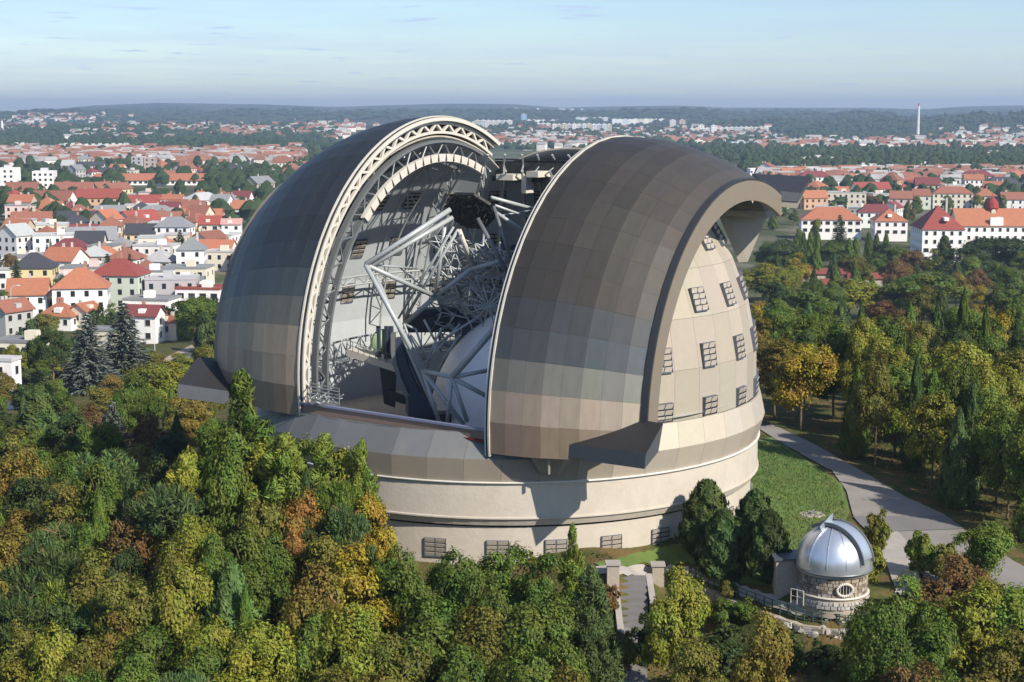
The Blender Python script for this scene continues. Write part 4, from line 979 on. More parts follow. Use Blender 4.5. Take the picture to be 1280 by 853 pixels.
# ------------------------------------------------------------------ trees
def quads(name, P, N, A, hs, hl, m, seed):
    """leaf faces: centres P, normals N, long axes A, half widths hs, half lengths hl"""
    rg=np.random.default_rng(seed)
    N=N/np.linalg.norm(N,axis=1,keepdims=True); A=A-N*(A*N).sum(1,keepdims=True); A/=np.linalg.norm(A,axis=1,keepdims=True)+1e-9
    B=np.cross(N,A); n=len(P); hs=np.broadcast_to(hs,(n,))[:,None]; hl=np.broadcast_to(hl,(n,))[:,None]
    k=rg.uniform(.45,.8,(n,1))
    V=np.stack([P-A*hl,P+B*hs-A*hl*.1+N*hs*.25,P+A*hl,P-B*hs*k+A*hl*.15+N*hs*.25],1).reshape(-1,3)
    me=bpy.data.meshes.new(name); me.vertices.add(4*n); me.vertices.foreach_set('co',V.astype(np.float32).ravel())
    me.loops.add(4*n); me.loops.foreach_set('vertex_index',np.arange(4*n)); me.polygons.add(n); me.polygons.foreach_set('loop_start',np.arange(n)*4)
    me.update()
    at_=me.attributes.new('tone','FLOAT','FACE'); at_.data.foreach_set('value',rg.random(n).astype(np.float32))
    me.materials.append(m); return me
def unit(rg,n): v=rg.normal(size=(n,3)); return v/np.linalg.norm(v,axis=1,keepdims=True)
def crown_broad(seed, ncl=52, per=270, rx=3.2, rz=3.3, zc=4.9, flat=0):
    rg=np.random.default_rng(seed); P=[];N=[]
    nl=9; ld=unit(rg,nl*3); ld=ld[ld[:,2]>-.55][:nl]; ld[0]=(.1,.05,1)
    lc=ld*np.array([rx,rx,rz])*rg.uniform(.42,.72,(nl,1)); lr=rg.uniform(.3,.52,nl)*rx*1.1
    cen=[];d=[]
    for c0,r0 in zip(lc,lr):
        u=unit(rg,ncl//nl+3); u=u+c0/np.linalg.norm(c0)*.5; u/=np.linalg.norm(u,axis=1,keepdims=True); cen.append(c0+u*r0*rg.uniform(.75,1.05,(len(u),1))); d.append(u)
    cen=np.concatenate(cen); d=np.concatenate(d)
    for c,dd in zip(cen,d):
        rc=rg.uniform(.4,.95)*rx/3.2; n=int(per*1.25*rc*rc/(rx/3.2)**2); u=unit(rg,n); u=u+dd*.55+np.array([0,0,.25]); u/=np.linalg.norm(u,axis=1,keepdims=True)
        p=c+u*rc*np.where(rg.random((n,1))<.16,rg.uniform(1.05,1.5,(n,1)),rg.uniform(.66,1.08,(n,1)))*np.array([1.1,1.1,.82]); P.append(p); N.append(u*.55+dd*.45+unit(rg,n)*.55+np.array([0,0,.35]))
    k=900; u=unit(rg,k); P.append(u*np.array([rx,rx,rz])*rg.uniform(.2,.72,(k,1))); N.append(unit(rg,k))
    P=np.concatenate(P); N=np.concatenate(N); n=len(P); P[:,2]+=zc
    return quads('crown',P,N,unit(rg,n),rg.uniform(.07,.14,n),rg.uniform(.1,.2,n),M['leaf'],seed)
def crown_pine(seed):
    rg=np.random.default_rng(seed); P=[];N=[];A=[]
    for i in range(30):
        a=rg.uniform(0,6.28); r=3.0*math.sqrt(rg.random()); z=8.6-.28*r*r*rg.uniform(.5,1.1)-rg.uniform(0,1.8); c=np.array([r*math.cos(a),r*math.sin(a),z])
        rc=rg.uniform(.7,1.15); n=int(230*rc); u=unit(rg,n); p=c+u*rc*np.array([1.15,1.15,.55])*rg.uniform(.5,1,(n,1)); P.append(p); N.append(unit(rg,n)+np.array([0,0,.4])); A.append(u+np.array([0,0,.7]))
    P=np.concatenate(P); n=len(P)
    return quads('crown',P,np.concatenate(N),np.concatenate(A),rg.uniform(.05,.09,n),rg.uniform(.2,.36,n),M['needle'],seed)
def crown_spruce(seed,H=12.,rad=2.6):
    rg=np.random.default_rng(seed); P=[];N=[];A=[]
    nl=22
    for i in range(nl):
        f=i/nl; z=1.2+(H-1.4)*f; L=rad*(1-f)**.85*rg.uniform(.85,1.1)+.15; nb=max(5,int(11*(1-f*.5)))
        for b in range(nb):
            a=6.283*b/nb+i*.7+rg.uniform(-.2,.2); l=L*rg.uniform(.75,1.1); n=max(6,int(l*22)); t=rg.uniform(.1,1,n)
            dr=np.array([math.cos(a),math.sin(a),0]); p=dr*(t*l)[:,None]+np.array([0,0,z])+np.array([0,0,1])*((-.42*t+.2*t*t)*l)[:,None]
            sd_=np.array([-math.sin(a),math.cos(a),0]); p=p+sd_*(rg.uniform(-1,1,n)*.34*l*(1.05-t))[:,None]+np.array([0,0,1])*rg.uniform(-.28,.04,n)[:,None]
            P.append(p); N.append(np.array([0,0,1.])+unit(rg,n)*.7); A.append(dr*1.+unit(rg,n)*.5+np.array([0,0,-.35]))
    P=np.concatenate(P); n=len(P)
    return quads('crown',P,np.concatenate(N),np.concatenate(A),rg.uniform(.08,.13,n),rg.uniform(.2,.34,n),M['needle'],seed)
def crown_spray(seed,H=9.,rad=2.4,n=9500,pw=.75,low=.3):   # cypress and yew: upright sprays on a lumpy cone
    rg=np.random.default_rng(seed); z=rg.random(n)**1.25; a=rg.uniform(0,6.283,n)
    prof=rad*np.minimum(1,(1-z)**pw*1.12)*np.minimum(1,.65+z*3)
    lump=1+.17*np.sin(a*5+z*17+seed)+.12*np.sin(a*9-z*23+seed*3)
    r=prof*lump*rg.uniform(.72,1.04,n); o=np.stack([np.cos(a),np.sin(a),0*a],1)
    P=o*r[:,None]; P[:,2]=low+z*(H-low)
    return quads('crown',P,o*.8+unit(rg,n)*.6+np.array([0,0,.3]),o*.55+np.array([0,0,.85])+unit(rg,n)*.35,rg.uniform(.07,.12,n),rg.uniform(.18,.32,n),M['needle'],seed)
def crown_cedar(seed,H=9.,rad=3.1):     # broad feathery evergreen: spiky sprays gathered on lumps of an uneven cone
    rg=np.random.default_rng(seed); P=[];N=[];A=[]
    for i in range(74):
        f=rg.random()**1.35; a=rg.uniform(0,6.283); pr=rad*min(1,(1-f)**.62*1.12)*min(1,.7+f*3)*rg.uniform(.62,1.02)
        c=np.array([pr*math.cos(a),pr*math.sin(a),.5+f*(H-1.)]); rc=rg.uniform(.45,.85)*(1.1-.45*f); n=int(330*rc); u=unit(rg,n)
        o=np.array([math.cos(a),math.sin(a),.6])
        p=c+u*rc*rg.uniform(.55,1.05,(n,1))*np.array([1,1,1.15]); P.append(p); N.append(u+unit(rg,n)*.6); A.append(u*.7+o*.7+unit(rg,n)*.35)
    k=1200; z=rg.random(k); a=rg.uniform(0,6.283,k); r=rad*.62*(1-z)**.6; P.append(np.stack([np.cos(a)*r,np.sin(a)*r,.4+z*(H-1)],1)); N.append(unit(rg,k)); A.append(unit(rg,k))
    P=np.concatenate(P); n=len(P)
    return quads('crown',P,np.concatenate(N),np.concatenate(A),rg.uniform(.05,.09,n),rg.uniform(.16,.3,n),M['needle'],seed)
def trunk(seed,H,top,r,m,nl=6,spread=2.):
    rg=random.Random(seed); mb=MB(); pts=[Vector((0,0,-1.0))]; x=y=0
    for k in range(1,6): x+=rg.uniform(-.12,.12); y+=rg.uniform(-.12,.12); pts.append(Vector((x,y,-1.0+(top+1)*k/5)))
    for k in range(5): mb.tube(pts[k],pts[k+1],r*(1-.16*k),7,r*(1-.16*(k+1)),cap=False)
    for k in range(nl):
        b=pts[2].lerp(pts[5],rg.random()); a=rg.uniform(0,6.28); e=b+Vector((math.cos(a)*spread*rg.uniform(.6,1),math.sin(a)*spread*rg.uniform(.6,1),(H-b.z)*rg.uniform(.3,.7))); mb.tube(b,e,r*.38,5,r*.1,cap=False)
    return mb.mesh('trunk',m,True)
KINDS_={'broadleaf_tree':[(crown_broad(s,ncl=50+4*(s%3),rx=3.1+.25*(s%2),rz=3.3+.3*(s%3)),trunk(s,9,6.5,.2,M['wood'],8,2.2)) for s in range(11,18)],
 'pine_tree':[(crown_pine(s),trunk(s,9,8.2,.19,M['redbark'],7,1.9)) for s in (21,22,23)],
 'spruce_tree':[(crown_spruce(s),trunk(s,12,11,.2,M['wood'],0)) for s in (31,32)],
 'cedar_tree':[(crown_cedar(s),trunk(s,9,7.,.2,M['wood'],0)) for s in (45,46,47)],
 'cypress_tree':[(crown_spray(s),trunk(s,9,7.5,.2,M['wood'],0)) for s in (41,42,43)],
 'poplar_tree':[(crown_spray(s,12.,1.15,5200,.45,.8),trunk(s,12,10,.16,M['wood'],0)) for s in (51,52)],
 'yew_bush':[(crown_spray(s,4.6,1.75,7000,.42,.05),trunk(s,4,3,.16,M['wood'],0)) for s in (61,62,63)],
 'shrub':[(crown_broad(s,ncl=26,per=260,rx=1.7,rz=1.35,zc=1.25),trunk(s,2,1.4,.08,M['wood'],5,1.)) for s in (71,72)]}
NOM={'cedar_tree':(6.2,9.),'broadleaf_tree':(6.9,9.1),'pine_tree':(6.9,9.0),'spruce_tree':(5.2,12.),'cypress_tree':(4.9,9.),'poplar_tree':(2.4,12.),'yew_bush':(3.5,4.6),'shrub':(4.4,3.4)}
COL={'green':(.1,.14,.02),'dark green':(.055,.08,.02),'yellow green':(.21,.21,.026),'olive':(.15,.14,.024),'orange brown':(.23,.12,.028),'golden':(.29,.215,.024),'rust brown':(.15,.085,.03),'blue grey':(.13,.155,.125),'bluish green':(.08,.12,.034),'fresh green':(.14,.185,.026),'bronze':(.185,.14,.026)}
TREES=[]; _ti=0; SZ_={}
def size_of(me):
    if me.name not in SZ_:
        a=np.empty(len(me.vertices)*3,np.float32); me.vertices.foreach_get('co',a); a=a.reshape(-1,3); SZ_[me.name]=(2*float(np.percentile(np.hypot(a[:,0],a[:,1]),95)),float(np.percentile(a[:,2],99.3)))
    return SZ_[me.name]
def tree(kind, px_, top, wpx, col, H=None, region='', loc_=None):
    global _ti
    H=H or {'broadleaf_tree':9,'pine_tree':9.5,'spruce_tree':12,'cypress_tree':9,'cedar_tree':9,'poplar_tree':12,'yew_bush':4.4,'shrub':2.6}[kind]
    if H<0:
        p=at(px_,top,H); zt=p.z; p.z=g1(p.x,p.y); H=zt-p.z; g=(p,p.y-CAM[1])
    else: g=stand(px_,top,H)
    if g is None: return None
    p,d=g
    if region==RW:
        bx,by_=to_px(p)
        if by_>np.interp(bx,[940,960,1010,1090,1190,1300],[525,530,541,586,632,690]): return None
    W_=wpx*d/FPX
    v=KINDS_[kind][_ti%len(KINDS_[kind])]; _ti+=1
    nw,nh=size_of(v[0]); sx=W_/nw; sz=H/nh
    rx=math.hypot(p.x,p.y)
    if rx<20.2+W_*.36 and p.z>-12: return None
    o=empty(kind,(p.x,p.y,p.z),random.uniform(0,6.28)); o.scale=(sx,sx,sz); o['category']='shrub' if kind in('shrub','yew_bush') else 'tree'
    c=shade(COL[col],.14)
    new('crown',v[0],o,color=c); new('trunk',v[1],o)
    TREES.append([o,kind,col,px_,top,region,d]); return o
CE='cedar_tree'
B,PI_,S_,CY_,PO,Y_,SH='broadleaf_tree','pine_tree','spruce_tree','cypress_tree','poplar_tree','yew_bush','shrub'
LF='in the wood left below the dome'; LM='by the houses left of the dome'; FC='below the concrete base'; RF='in the right foreground'; RW='in the wood behind the road'; LT='among the houses on the left'
for a in [
 # left foreground
 (CE,302,476,150,'green',-22,LF),(CE,450,556,70,'fresh green',-25.5,LF),(CE,352,550,120,'fresh green',-26,LF),(CE,405,552,112,'fresh green',-25.2,LF),(CE,262,530,110,'green',-23,LF),(CE,228,575,110,'yellow green',-25,LF),(B,335,556,90,'yellow green',-24,LF),(B,378,552,84,'fresh green',-23.5,LF),(B,425,566,80,'yellow green',-24.5,LF),(B,290,540,90,'fresh green',-24.5,LF),(B,250,560,90,'yellow green',-22,LF),
 (B,385,620,96,'orange brown',-29,LF),(B,322,630,94,'olive',-29,LF),(B,462,620,70,'golden',-27.5,LF),(B,440,690,110,'golden',9,LF),(B,400,715,100,'bronze',9,LF),(B,445,760,120,'yellow green',9,LF),
 (PI_,214,606,112,'bluish green',9.5,LF),(PI_,128,568,100,'bluish green',9,LF),(PI_,432,640,70,'bluish green',8,LF),(B,158,650,92,'rust brown',8.5,LF),(B,78,606,92,'olive',9,LF),(B,118,690,100,'olive',9,LF),
 (PI_,52,690,110,'dark green',9,LF),(PI_,20,740,120,'dark green',9,LF),(B,242,648,84,'yellow green',8.5,LF),(B,232,715,110,'yellow green',9,LF),(B,165,730,110,'olive',9,LF),(CY_,288,702,108,'bluish green',9,LF),(B,190,790,120,'green',8,LF),(B,110,800,110,'olive',8,LF),(B,320,790,100,'yellow green',8,LF),
 (B,505,692,104,'green',8.5,FC),(B,566,698,104,'green',8.5,FC),(B,628,690,106,'fresh green',8.5,FC),(B,684,696,96,'green',8.5,FC),(B,540,752,120,'green',8.5,FC),(B,610,764,124,'olive',8.5,FC),(B,676,752,116,'green',8.5,FC),(B,575,812,120,'green',8,FC),(B,650,820,120,'green',8,FC),(B,505,800,120,'olive',8,FC),(CE,716,664,56,'fresh green',7.5,FC),(CE,738,716,84,'bluish green',8,FC),(CE,735,775,100,'dark green',8,FC),(SH,930,752,36,'green',1.6,RF),(SH,985,800,50,'dark green',2.,RF),(SH,1035,806,44,'dark green',1.6,RF),(SH,910,730,26,'olive',1.2,RF),(SH,762,735,26,'rust brown',2,FC),
 (B,846,712,80,'yellow green',8,RF),(SH,812,775,44,'dark green',3,RF),(SH,778,792,40,'olive',2.6,RF),(B,953,768,94,'bronze',7.5,RF),(B,1112,752,110,'green',8.5,RF),(B,1222,735,130,'yellow green',8.5,RF),(B,1165,790,130,'green',8,RF),(B,1195,700,100,'rust brown',7,RF),(SH,1152,668,44,'fresh green',3,RF),(B,1232,658,74,'fresh green',5.5,RF),(SH,1185,682,40,'olive',2.6,RF),(SH,890,790,90,'dark green',3,RF),(B,870,800,90,'olive',7,RF),(B,1265,790,110,'olive',8,RF),(SH,905,755,44,'green',2,RF),
 (Y_,884,604,66,'dark green',5.0,'beside the base wall'),(Y_,944,616,64,'dark green',4.8,'beside the base wall'),(Y_,905,640,62,'dark green',4.6,'beside the base wall'),(Y_,962,640,56,'dark green',4.6,'beside the base wall'),
 (SH,1096,640,32,'olive',3.,'beside the silver dome'),(SH,1092,684,40,'yellow green',2.4,'beside the silver dome'),(SH,980,690,26,'dark green',2.,'beside the silver dome'),
 # left slope
 (S_,108,398,72,'blue grey',14,LM),(S_,154,384,66,'blue grey',15,LM),(S_,140,508,62,'blue grey',9,LM),(PI_,64,412,44,'dark green',13,LM),(S_,225,290,26,'dark green',13,LM),(S_,134,320,28,'dark green',11,LM),(S_,162,320,22,'dark green',11,LM),(PI_,92,345,50,'dark green',11,LM),(S_,20,328,26,'dark green',13,LM),
 (SH,92,462,44,'yellow green',4,LM),(SH,60,465,50,'dark green',4,LM),(CY_,50,482,90,'dark green',11,LM),(B,20,540,90,'olive',10,LM),(B,92,520,80,'dark green',9,LM),(B,190,520,70,'rust brown',9,LM),
 (B,242,372,56,'green',11,LM),(CY_,228,378,28,'fresh green',9,LM),(B,206,454,92,'yellow green',9,LM),(B,238,496,74,'bronze',8,LM),(B,170,470,60,'green',9,LM),(B,120,580,80,'green',9,LM),(B,40,600,90,'dark green',9,LM),(B,160,560,80,'olive',8,LM),(B,260,432,44,'olive',8,LM)]:
    tree(*a[:5],H=a[5],region=a[6])
for x in (1005,1014,1023,1062,1070,1086,1096,1108): tree(PO,x,random.uniform(288,300),random.uniform(10,14),'green',random.uniform(12,15),RW)
for a in [(S_,1050,272,30,'dark green',16),(B,1000,362,112,'green',11),(B,1062,350,90,'yellow green',10),(B,1165,342,116,'fresh green',12),(B,1250,298,90,'dark green',13),(B,1205,310,80,'dark green',12),(B,1010,416,118,'bronze',10),(B,1052,432,90,'orange brown',10),(B,975,430,70,'golden',9),(CY_,1150,448,110,'dark green',14),(CY_,1120,470,80,'dark green',12),(B,1205,432,104,'yellow green',10),(B,1245,515,124,'rust brown',11),(B,1260,440,80,'olive',10),(B,1190,520,90,'olive',10),(B,1100,420,80,'yellow green',10),(B,955,330,70,'yellow green',11),(B,975,300,60,'dark green',12),(PO,1181,295,22,'dark green',11),(S_,1160,480,60,'dark green',11),(B,1265,590,100,'bronze',10)]:
    tree(*a[:5],H=a[5],region=RW)
# the fill between: one tree at a time, kept apart
PICK=['green','olive','yellow green','bronze','green','dark green','fresh green','green','olive','fresh green','yellow green','green','rust brown','golden']
def fill(x0,x1,y0,y1,n,wpx,region,kinds,hs,ok=lambda x,y:True,sep=.42):
    k=0
    for _ in range(n*14):
        if k>=n: break
        x,y=random.uniform(x0,x1),random.uniform(y0,y1)
        if not ok(x,y): continue
        w_=wpx(y)*random.uniform(.8,1.2)
        if any(abs(t[3]-x)<sep*w_ and abs(t[4]-y)<sep*w_*.8 for t in TREES): continue
        kd=random.choice(kinds); c=random.choice(PICK) if kd==B else random.choice(('dark green','green','bluish green'))
        if tree(kd,x,y,w_*(.55 if kd in(CY_,S_) else 1),c,random.uniform(*hs),region): k+=1
ground_road=lambda x,y: not(x<1075 and y>470+(x-950)*.9)
fill(-60,225,480,600,26,lambda y:40+ (y-420)*.2,LM,[B,B,B,CY_,PI_],(7,10))
fill(-70,480,590,850,60,lambda y:78+(y-600)*.14,LF,[B,B,B,B,PI_,CY_],(7,9),lambda x,y: not(330<x<385 and y>690))
fill(0,270,425,480,22,lambda y:38,LM,[B,B,SH],(4,8))
fill(945,1330,375,600,95,lambda y:54+(y-380)*.24,RW,[B,B,B,B,CY_],(8,11),lambda x,y: y<470+(x-950)*.55,.35)
fill(930,1330,300,375,52,lambda y:36+(y-300)*.22,RW,[B,B,B,CY_],(9,12),lambda x,y: x>960 and not(1130<x<1285 and y<312))
fill(1090,1340,720,850,10,lambda y:105,RF,[B],(7,9),lambda x,y:x>1100)
fill(470,740,690,850,10,lambda y:110,FC,[B],(7,9))
fill(0,300,255,430,34,lambda y:13+(y-250)*.14,LT,[B,B,S_,SH],(5,9),lambda x,y: not blocked(x,y))
fill(945,1290,225,300,36,lambda y:15,'among the town houses on the right',[B,B,PO],(8,11),lambda x,y:not blocked(x,y) and not(1025<x<1285 and y>262))
# distant woods, each crown a small lumpy mesh in one object
def blob(rg,p,r,h,V,F):
    b=len(V); n=7
    for k in range(3):
        z=(.2,.6,.92)[k]*h; rr=r*(.85,1.,.5)[k]
        for i in range(n):
            a=6.283*(i+.5*k)/n; q=rr*rg.uniform(.75,1.2); V.append((p.x+q*math.cos(a),p.y+q*math.sin(a),p.z+z*rg.uniform(.9,1.1)))
    V.append((p.x,p.y,p.z+h*1.06))
    for k in range(2):
        for i in range(n): F.append((b+k*n+i,b+k*n+(i+1)%n,b+(k+1)*n+(i+1)%n,b+(k+1)*n+i))
    for i in range(n): F.append((b+2*n+i,b+2*n+(i+1)%n,b+3*n))
def woods(name,areas,col,lab):
    rg=random.Random(5); V=[];F=[]
    for (x0,x1,y0,y1,n) in areas:
        for _ in range(n):
            x,y=rg.uniform(x0,x1),rg.uniform(y0,y1)
            if blocked(x,y): continue
            g=hit(x,y)
            if g is None: continue
            p,d=g; blob(rg,p,rg.uniform(3.5,6.5)*(1 if d<2500 else 1.5 if d<5000 else 3.5),rg.uniform(7,13),V,F)
    me=bpy.data.meshes.new(name); me.from_pydata(V,[],F); me.materials.append(M['woods'])
    props(new(name,me,color=col),lab,'woods',kind='stuff')
M['woods']=mat('woods',obj=True,rough=.9,var=.5,scale=.06,spec=.1)
woods('distant_woods',[(930,1270,192,220,1500),(880,1000,186,205,160),(1190,1300,200,232,200),(0,70,258,272,90),(82,150,243,252,80),(265,345,222,244,260),(120,200,213,222,120),(0,360,236,300,70),(940,1290,222,262,200),(590,960,163,190,900),(0,370,188,232,420),(930,1290,172,196,300),(360,400,190,225,60)],(.035,.055,.022),'dark far off woods between the town quarters')
woods('hill_forest',[(-40,420,160,190,1600),(570,1320,158,176,900),(-40,420,148,162,500),(580,1320,148,160,500),(-60,640,134,150,700),(560,1340,135,150,800)],(.03,.052,.022),'far dark forest covering the hills behind the town')
# fallen leaves and weeds under the trees
def litter():
    rg=np.random.default_rng(3); n=60000; x=rg.uniform(-60,75,n); y=rg.uniform(-50,45,n)
    k=(np.hypot(x,y)>21.5); x=x[k]; y=y[k]; z=ground(x,y)+.05; 
    P=np.stack([x,y,z],1); keep=np.ones(len(P),bool)
    d=P-CAM; yf=d[:,1]*math.cos(PITCH)-d[:,2]*math.sin(PITCH); yu=d[:,1]*math.sin(PITCH)+d[:,2]*math.cos(PITCH); X=640+FPX*d[:,0]/yf; Y=426.5-FPX*yu/yf
    keep&=~((X>935)&(Y<708+(X-960)*.1)&(Y>500)&(X<1290))|((X>1060)&(Y<560+(X-1060)*.6))
    keep&=~((X>740)&(X<1110)&(Y>700)&(Y<792))
    P=P[keep]; n=len(P)
    me=quads('undergrowth',P+np.array([0,0,.1]),unit(rg,n)+np.array([0,0,1.2]),unit(rg,n),rg.uniform(.06,.14,n),rg.uniform(.1,.25,n),M['leaf'],4)
    props(new('undergrowth',me,color=(.11,.085,.028)),'low weeds and fallen leaves under the trees','undergrowth',kind='stuff')
litter()
def grass():
    rg=np.random.default_rng(8); pts=[]
    n=26000; x=rg.uniform(17,36,n); y=rg.uniform(-34,22,n); z=ground(x,y); P=np.stack([x,y,z],1); d=P-CAM
    yf=d[:,1]*math.cos(PITCH)-d[:,2]*math.sin(PITCH); yu=d[:,1]*math.sin(PITCH)+d[:,2]*math.cos(PITCH); X=640+FPX*d[:,0]/yf; Y=426.5-FPX*yu/yf
    edge=np.interp(Y,[548,606,640,700,745],[964,1048,1058,1036,1000]); P=P[(X<edge)&(X>936)&(Y<745)&(Y>548)]; n=len(P)
    me=quads('grass_tufts',P+np.array([0,0,.12]),unit(rg,n)*np.array([1,1,.3]),np.tile([0,0,1.],(n,1))+unit(rg,n)*.5,rg.uniform(.03,.06,n),rg.uniform(.08,.16,n),M['leaf'],6)
    props(new('grass_tufts',me,color=(.1,.15,.03)),'short grass of the lawn beside the base','grass',kind='stuff')
grass()
# pale boulders below the retaining wall
for i,(x,y) in enumerate(((1002,788),(1018,794),(1030,786),(1044,797),(1058,790),(1072,797),(986,783))):
    p=hit(x,y)[0]; rg=np.random.default_rng(90+i); u=unit(rg,26)*np.array([.42,.34,.24])*rg.uniform(.75,1.25); u=u*rg.uniform(.85,1.1,(26,1))
    import bmesh
    bm=bmesh.new(); [bm.verts.new(v) for v in u]; bmesh.ops.convex_hull(bm,input=bm.verts); me=bpy.data.meshes.new('boulder'); bm.to_mesh(me); bm.free(); me.materials.append(M['stone'])
    o=new('boulder',me,None,(p.x,p.y,p.z+.04),color=shade((.38,.36,.33),.1)); props(o,'pale boulder lying below the curved stone retaining wall, '+['second','third','fourth','fifth','sixth','seventh','first'][i]+' from left','boulder',group='pale boulders below the retaining wall')
# street lamps and a parked car by the left houses
for (x,y,h,lb) in ((16,420,64,'tall curved grey street lamp by the brown gabled house at the left edge'),(76,398,34,'slim grey street lamp in front of the orange hip roofs on the left'),(194,455,28,'thin white flag mast in the garden left of the dome'),(50,390,26,'slim grey street lamp beside the maroon hip roof on the left')):
    g=hit(x,y); m=g[1]/FPX; H_=h*m; o=props(empty('street_lamp' if 'lamp' in lb else 'flag_mast',g[0]),lb,'lamp' if 'lamp' in lb else 'mast')
    MB().tube((0,0,0),(0,0,H_*.93),.14,7,.08).build('pole',M['paint'],o,color=(.5,.5,.48))
    if 'lamp' in lb:
        mb=MB(); mb.path([Vector((0,0,H_*.93)),Vector((.4,0,H_*.98)),Vector((1.2,0,H_)),Vector((1.8,0,H_))],.07,6); mb.build('arm',M['paint'],o,color=(.5,.5,.48))
        MB().hexa([(1.6,-.15,H_-.1),(2.4,-.15,H_-.1),(2.4,.15,H_-.1),(1.6,.15,H_-.1)],[(1.6,-.12,H_+.1),(2.3,-.1,H_+.1),(2.3,.1,H_+.1),(1.6,.12,H_+.1)]).build('lamp_head',M['paint'],o,color=(.6,.6,.58))
g=hit(137,462)[0]; car=props(empty('parked_car',g,.5),'small silver car parked in the garden below the blue spruces','car')
mb=MB(); mb.hexa([(-2,-.85,.35),(2,-.85,.35),(2,.85,.35),(-2,.85,.35)],[(-1.95,-.8,.9),(1.9,-.8,.8),(1.9,.8,.8),(-1.95,.8,.9)]); mb.hexa([(-1.6,-.75,.9),(.9,-.75,.87),(.9,.75,.87),(-1.6,.75,.9)],[(-1.2,-.6,1.45),(.3,-.6,1.45),(.3,.6,1.45),(-1.2,.6,1.45)]); mb.build('body',M['paint'],car,color=(.45,.47,.5))
for sx in (-1.25,1.25):
    for sy in (-1,1): MB().tube((sx,sy*.72,.33),(sx,sy*.9,.33),.33,12).build('wheel',M['dark'],car)
g=hit(234,452)[0]; MBx=MB(); tt=props(empty('garden_tent',g,.3),'grey tarpaulin garden tent left of the dome wing','tent')
MBx.lathe([(2.0,0),(1.9,1.0),(1.3,1.7),(.1,2.0)],12); MBx.build('canopy',M['slate'],tt,True); MB().tube((0,0,0),(0,0,2),.05,6).build('pole',M['steel'],tt)

# ------------------------------------------------------------------ labels that tell each house and tree apart
ORD=['first','second','third','fourth','fifth','sixth','seventh','eighth','ninth','tenth','eleventh','twelfth','thirteenth','fourteenth','fifteenth','sixteenth','seventeenth','eighteenth','nineteenth','twentieth']
ORD+=['twenty '+x for x in ORD[:9]]+['thirtieth']+['thirty '+x for x in ORD[:9]]+['fortieth']+['forty '+x for x in ORD[:9]]+['fiftieth']
TN={'cedar_tree':'broad feathery evergreen','broadleaf_tree':'round crowned tree','pine_tree':'pine tree','spruce_tree':'spruce','cypress_tree':'dense conical evergreen','poplar_tree':'slim poplar','yew_bush':'rounded yew bush','shrub':'leafy shrub'}
def rank(items, key, px_of, make):
    gr={}
    for it in items: gr.setdefault(key(it),[]).append(it)
    for k,l in gr.items():
        l.sort(key=px_of)
        for i,it in enumerate(l):
            it[0]['label']=make(k,it) if len(l)==1 else make(k,it)+', '+ORD[i]+' from left'
def tkey(t):
    return (t[2],t[1],t[5], 0 if t[5] not in (RW,LF) else int((t[4]-260)//90))
GRP={LF:'trees in the wood left below the dome',LM:'trees on the slope by the left houses',FC:'trees below the concrete base',RF:'trees in the right foreground',RW:'trees in the wood behind the road',LT:'trees among the left houses'}
ROWW={(RW,0):'far road wood',(RW,1):'middle road wood',(RW,2):'near road wood',(RW,3):'nearest road wood',(RW,4):'outer road wood',(RW,5):'front road wood',(LF,2):'top left wood',(LF,3):'upper left wood',(LF,4):'middle left wood',(LF,5):'lower left wood',(LF,6):'bottom left wood'}
def tmake(k,t):
    r=ROWW.get((t[5],k[3]),'' ) if t[5] in (RW,LF) else t[5]
    r=r or t[5]
    if t[5] in (RW,LF) and not r.startswith('in '): r='in the '+r
    return f"{t[2]} {TN[t[1]]} {r}"
rank(TREES,tkey,lambda t:t[3],tmake)
for t in TREES: t[0]['group']=GRP.get(t[5],'trees '+t[5] if t[1] not in('yew_bush','shrub') else 'bushes '+t[5])
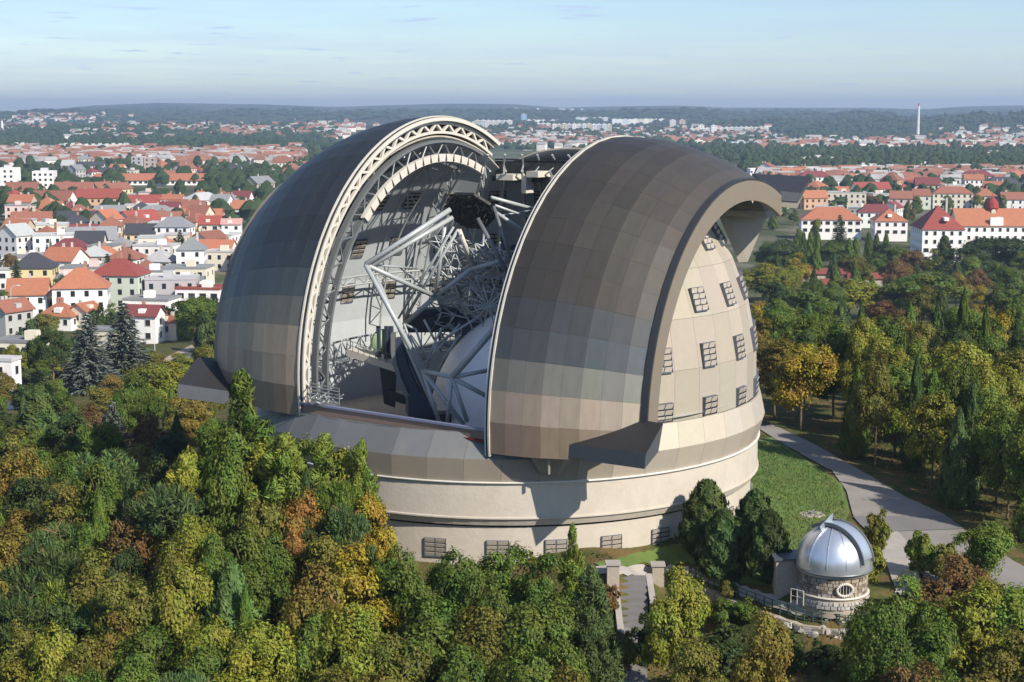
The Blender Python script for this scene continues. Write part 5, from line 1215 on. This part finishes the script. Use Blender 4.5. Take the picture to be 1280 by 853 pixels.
RK={'gable':'gabled','hip':'hipped','flat':'flat'}
def hkey(h):
    row=int(np.searchsorted([215,222,230,240,250,262,275,295,320,345,375,405,450],h[2])); side=0 if h[1]<640 else 1
    return (h[3],h[4],h[5],row,side,h[0]['category'])
RN=['farthest','remote','distant','far','hazy','middle','central','upper','near','nearer','close','closer','closest','lowest']
def hmake(k,h):
    place=f"in the {RN[k[3]]} {'left' if k[4]==0 else 'right'} town row"
    if h[4]=='block': return f"{h[3]} {'tower' if h[7]>h[6] else 'slab'} apartment block {place}"
    if h[4]=='hall': return f"long {h[3]} hall with {h[5]} roof {place}"
    if h[4]=='pavilion': return "long low garden pavilion with dark red roof in the right wood"
    return f"{h[3]} {h[5]}-roofed {RK[h[4]]} {k[5]} {place}"
rank(HOUSES,hkey,lambda h:h[1],hmake)
for h in HOUSES:
    if h[9]: h[0]['label']=h[9]
    if 'group' not in h[0]: h[0]['group']={'block':'apartment blocks beyond the town','hall':'long halls in the town'}.get(h[4],'houses of the left town' if h[1]<640 else 'houses of the right town')

# ------------------------------------------------------------------ haze
gz=np.empty(len(bpy.data.objects['ground'].data.vertices)*3,np.float32); bpy.data.objects['ground'].data.vertices.foreach_get('co',gz); gz=gz[2::3]
ZB,ZT,HX=float(gz.min())-3,max(float(gz.max())+60,90.),16500
hb=MB(); hb.hexa([(-HX,-HX,ZB),(HX,-HX,ZB),(HX,HX,ZB),(-HX,HX,ZB)],[(-HX,-HX,ZT),(HX,-HX,ZT),(HX,HX,ZT),(-HX,HX,ZT)])
hm=bpy.data.materials.new('haze'); hm.use_nodes=True; hn=hm.node_tree.nodes; hn.remove(hn['Principled BSDF'])
pv=hn.new('ShaderNodeVolumePrincipled'); pv.inputs['Color'].default_value=(.6,.76,1,1); pv.inputs['Density'].default_value=1.25e-4; pv.inputs['Anisotropy'].default_value=.2
hm.node_tree.links.new(pv.outputs[0],hn['Material Output'].inputs['Volume'])
props(hb.build('haze',hm),'pale blue haze over the town and hills','haze',kind='stuff')
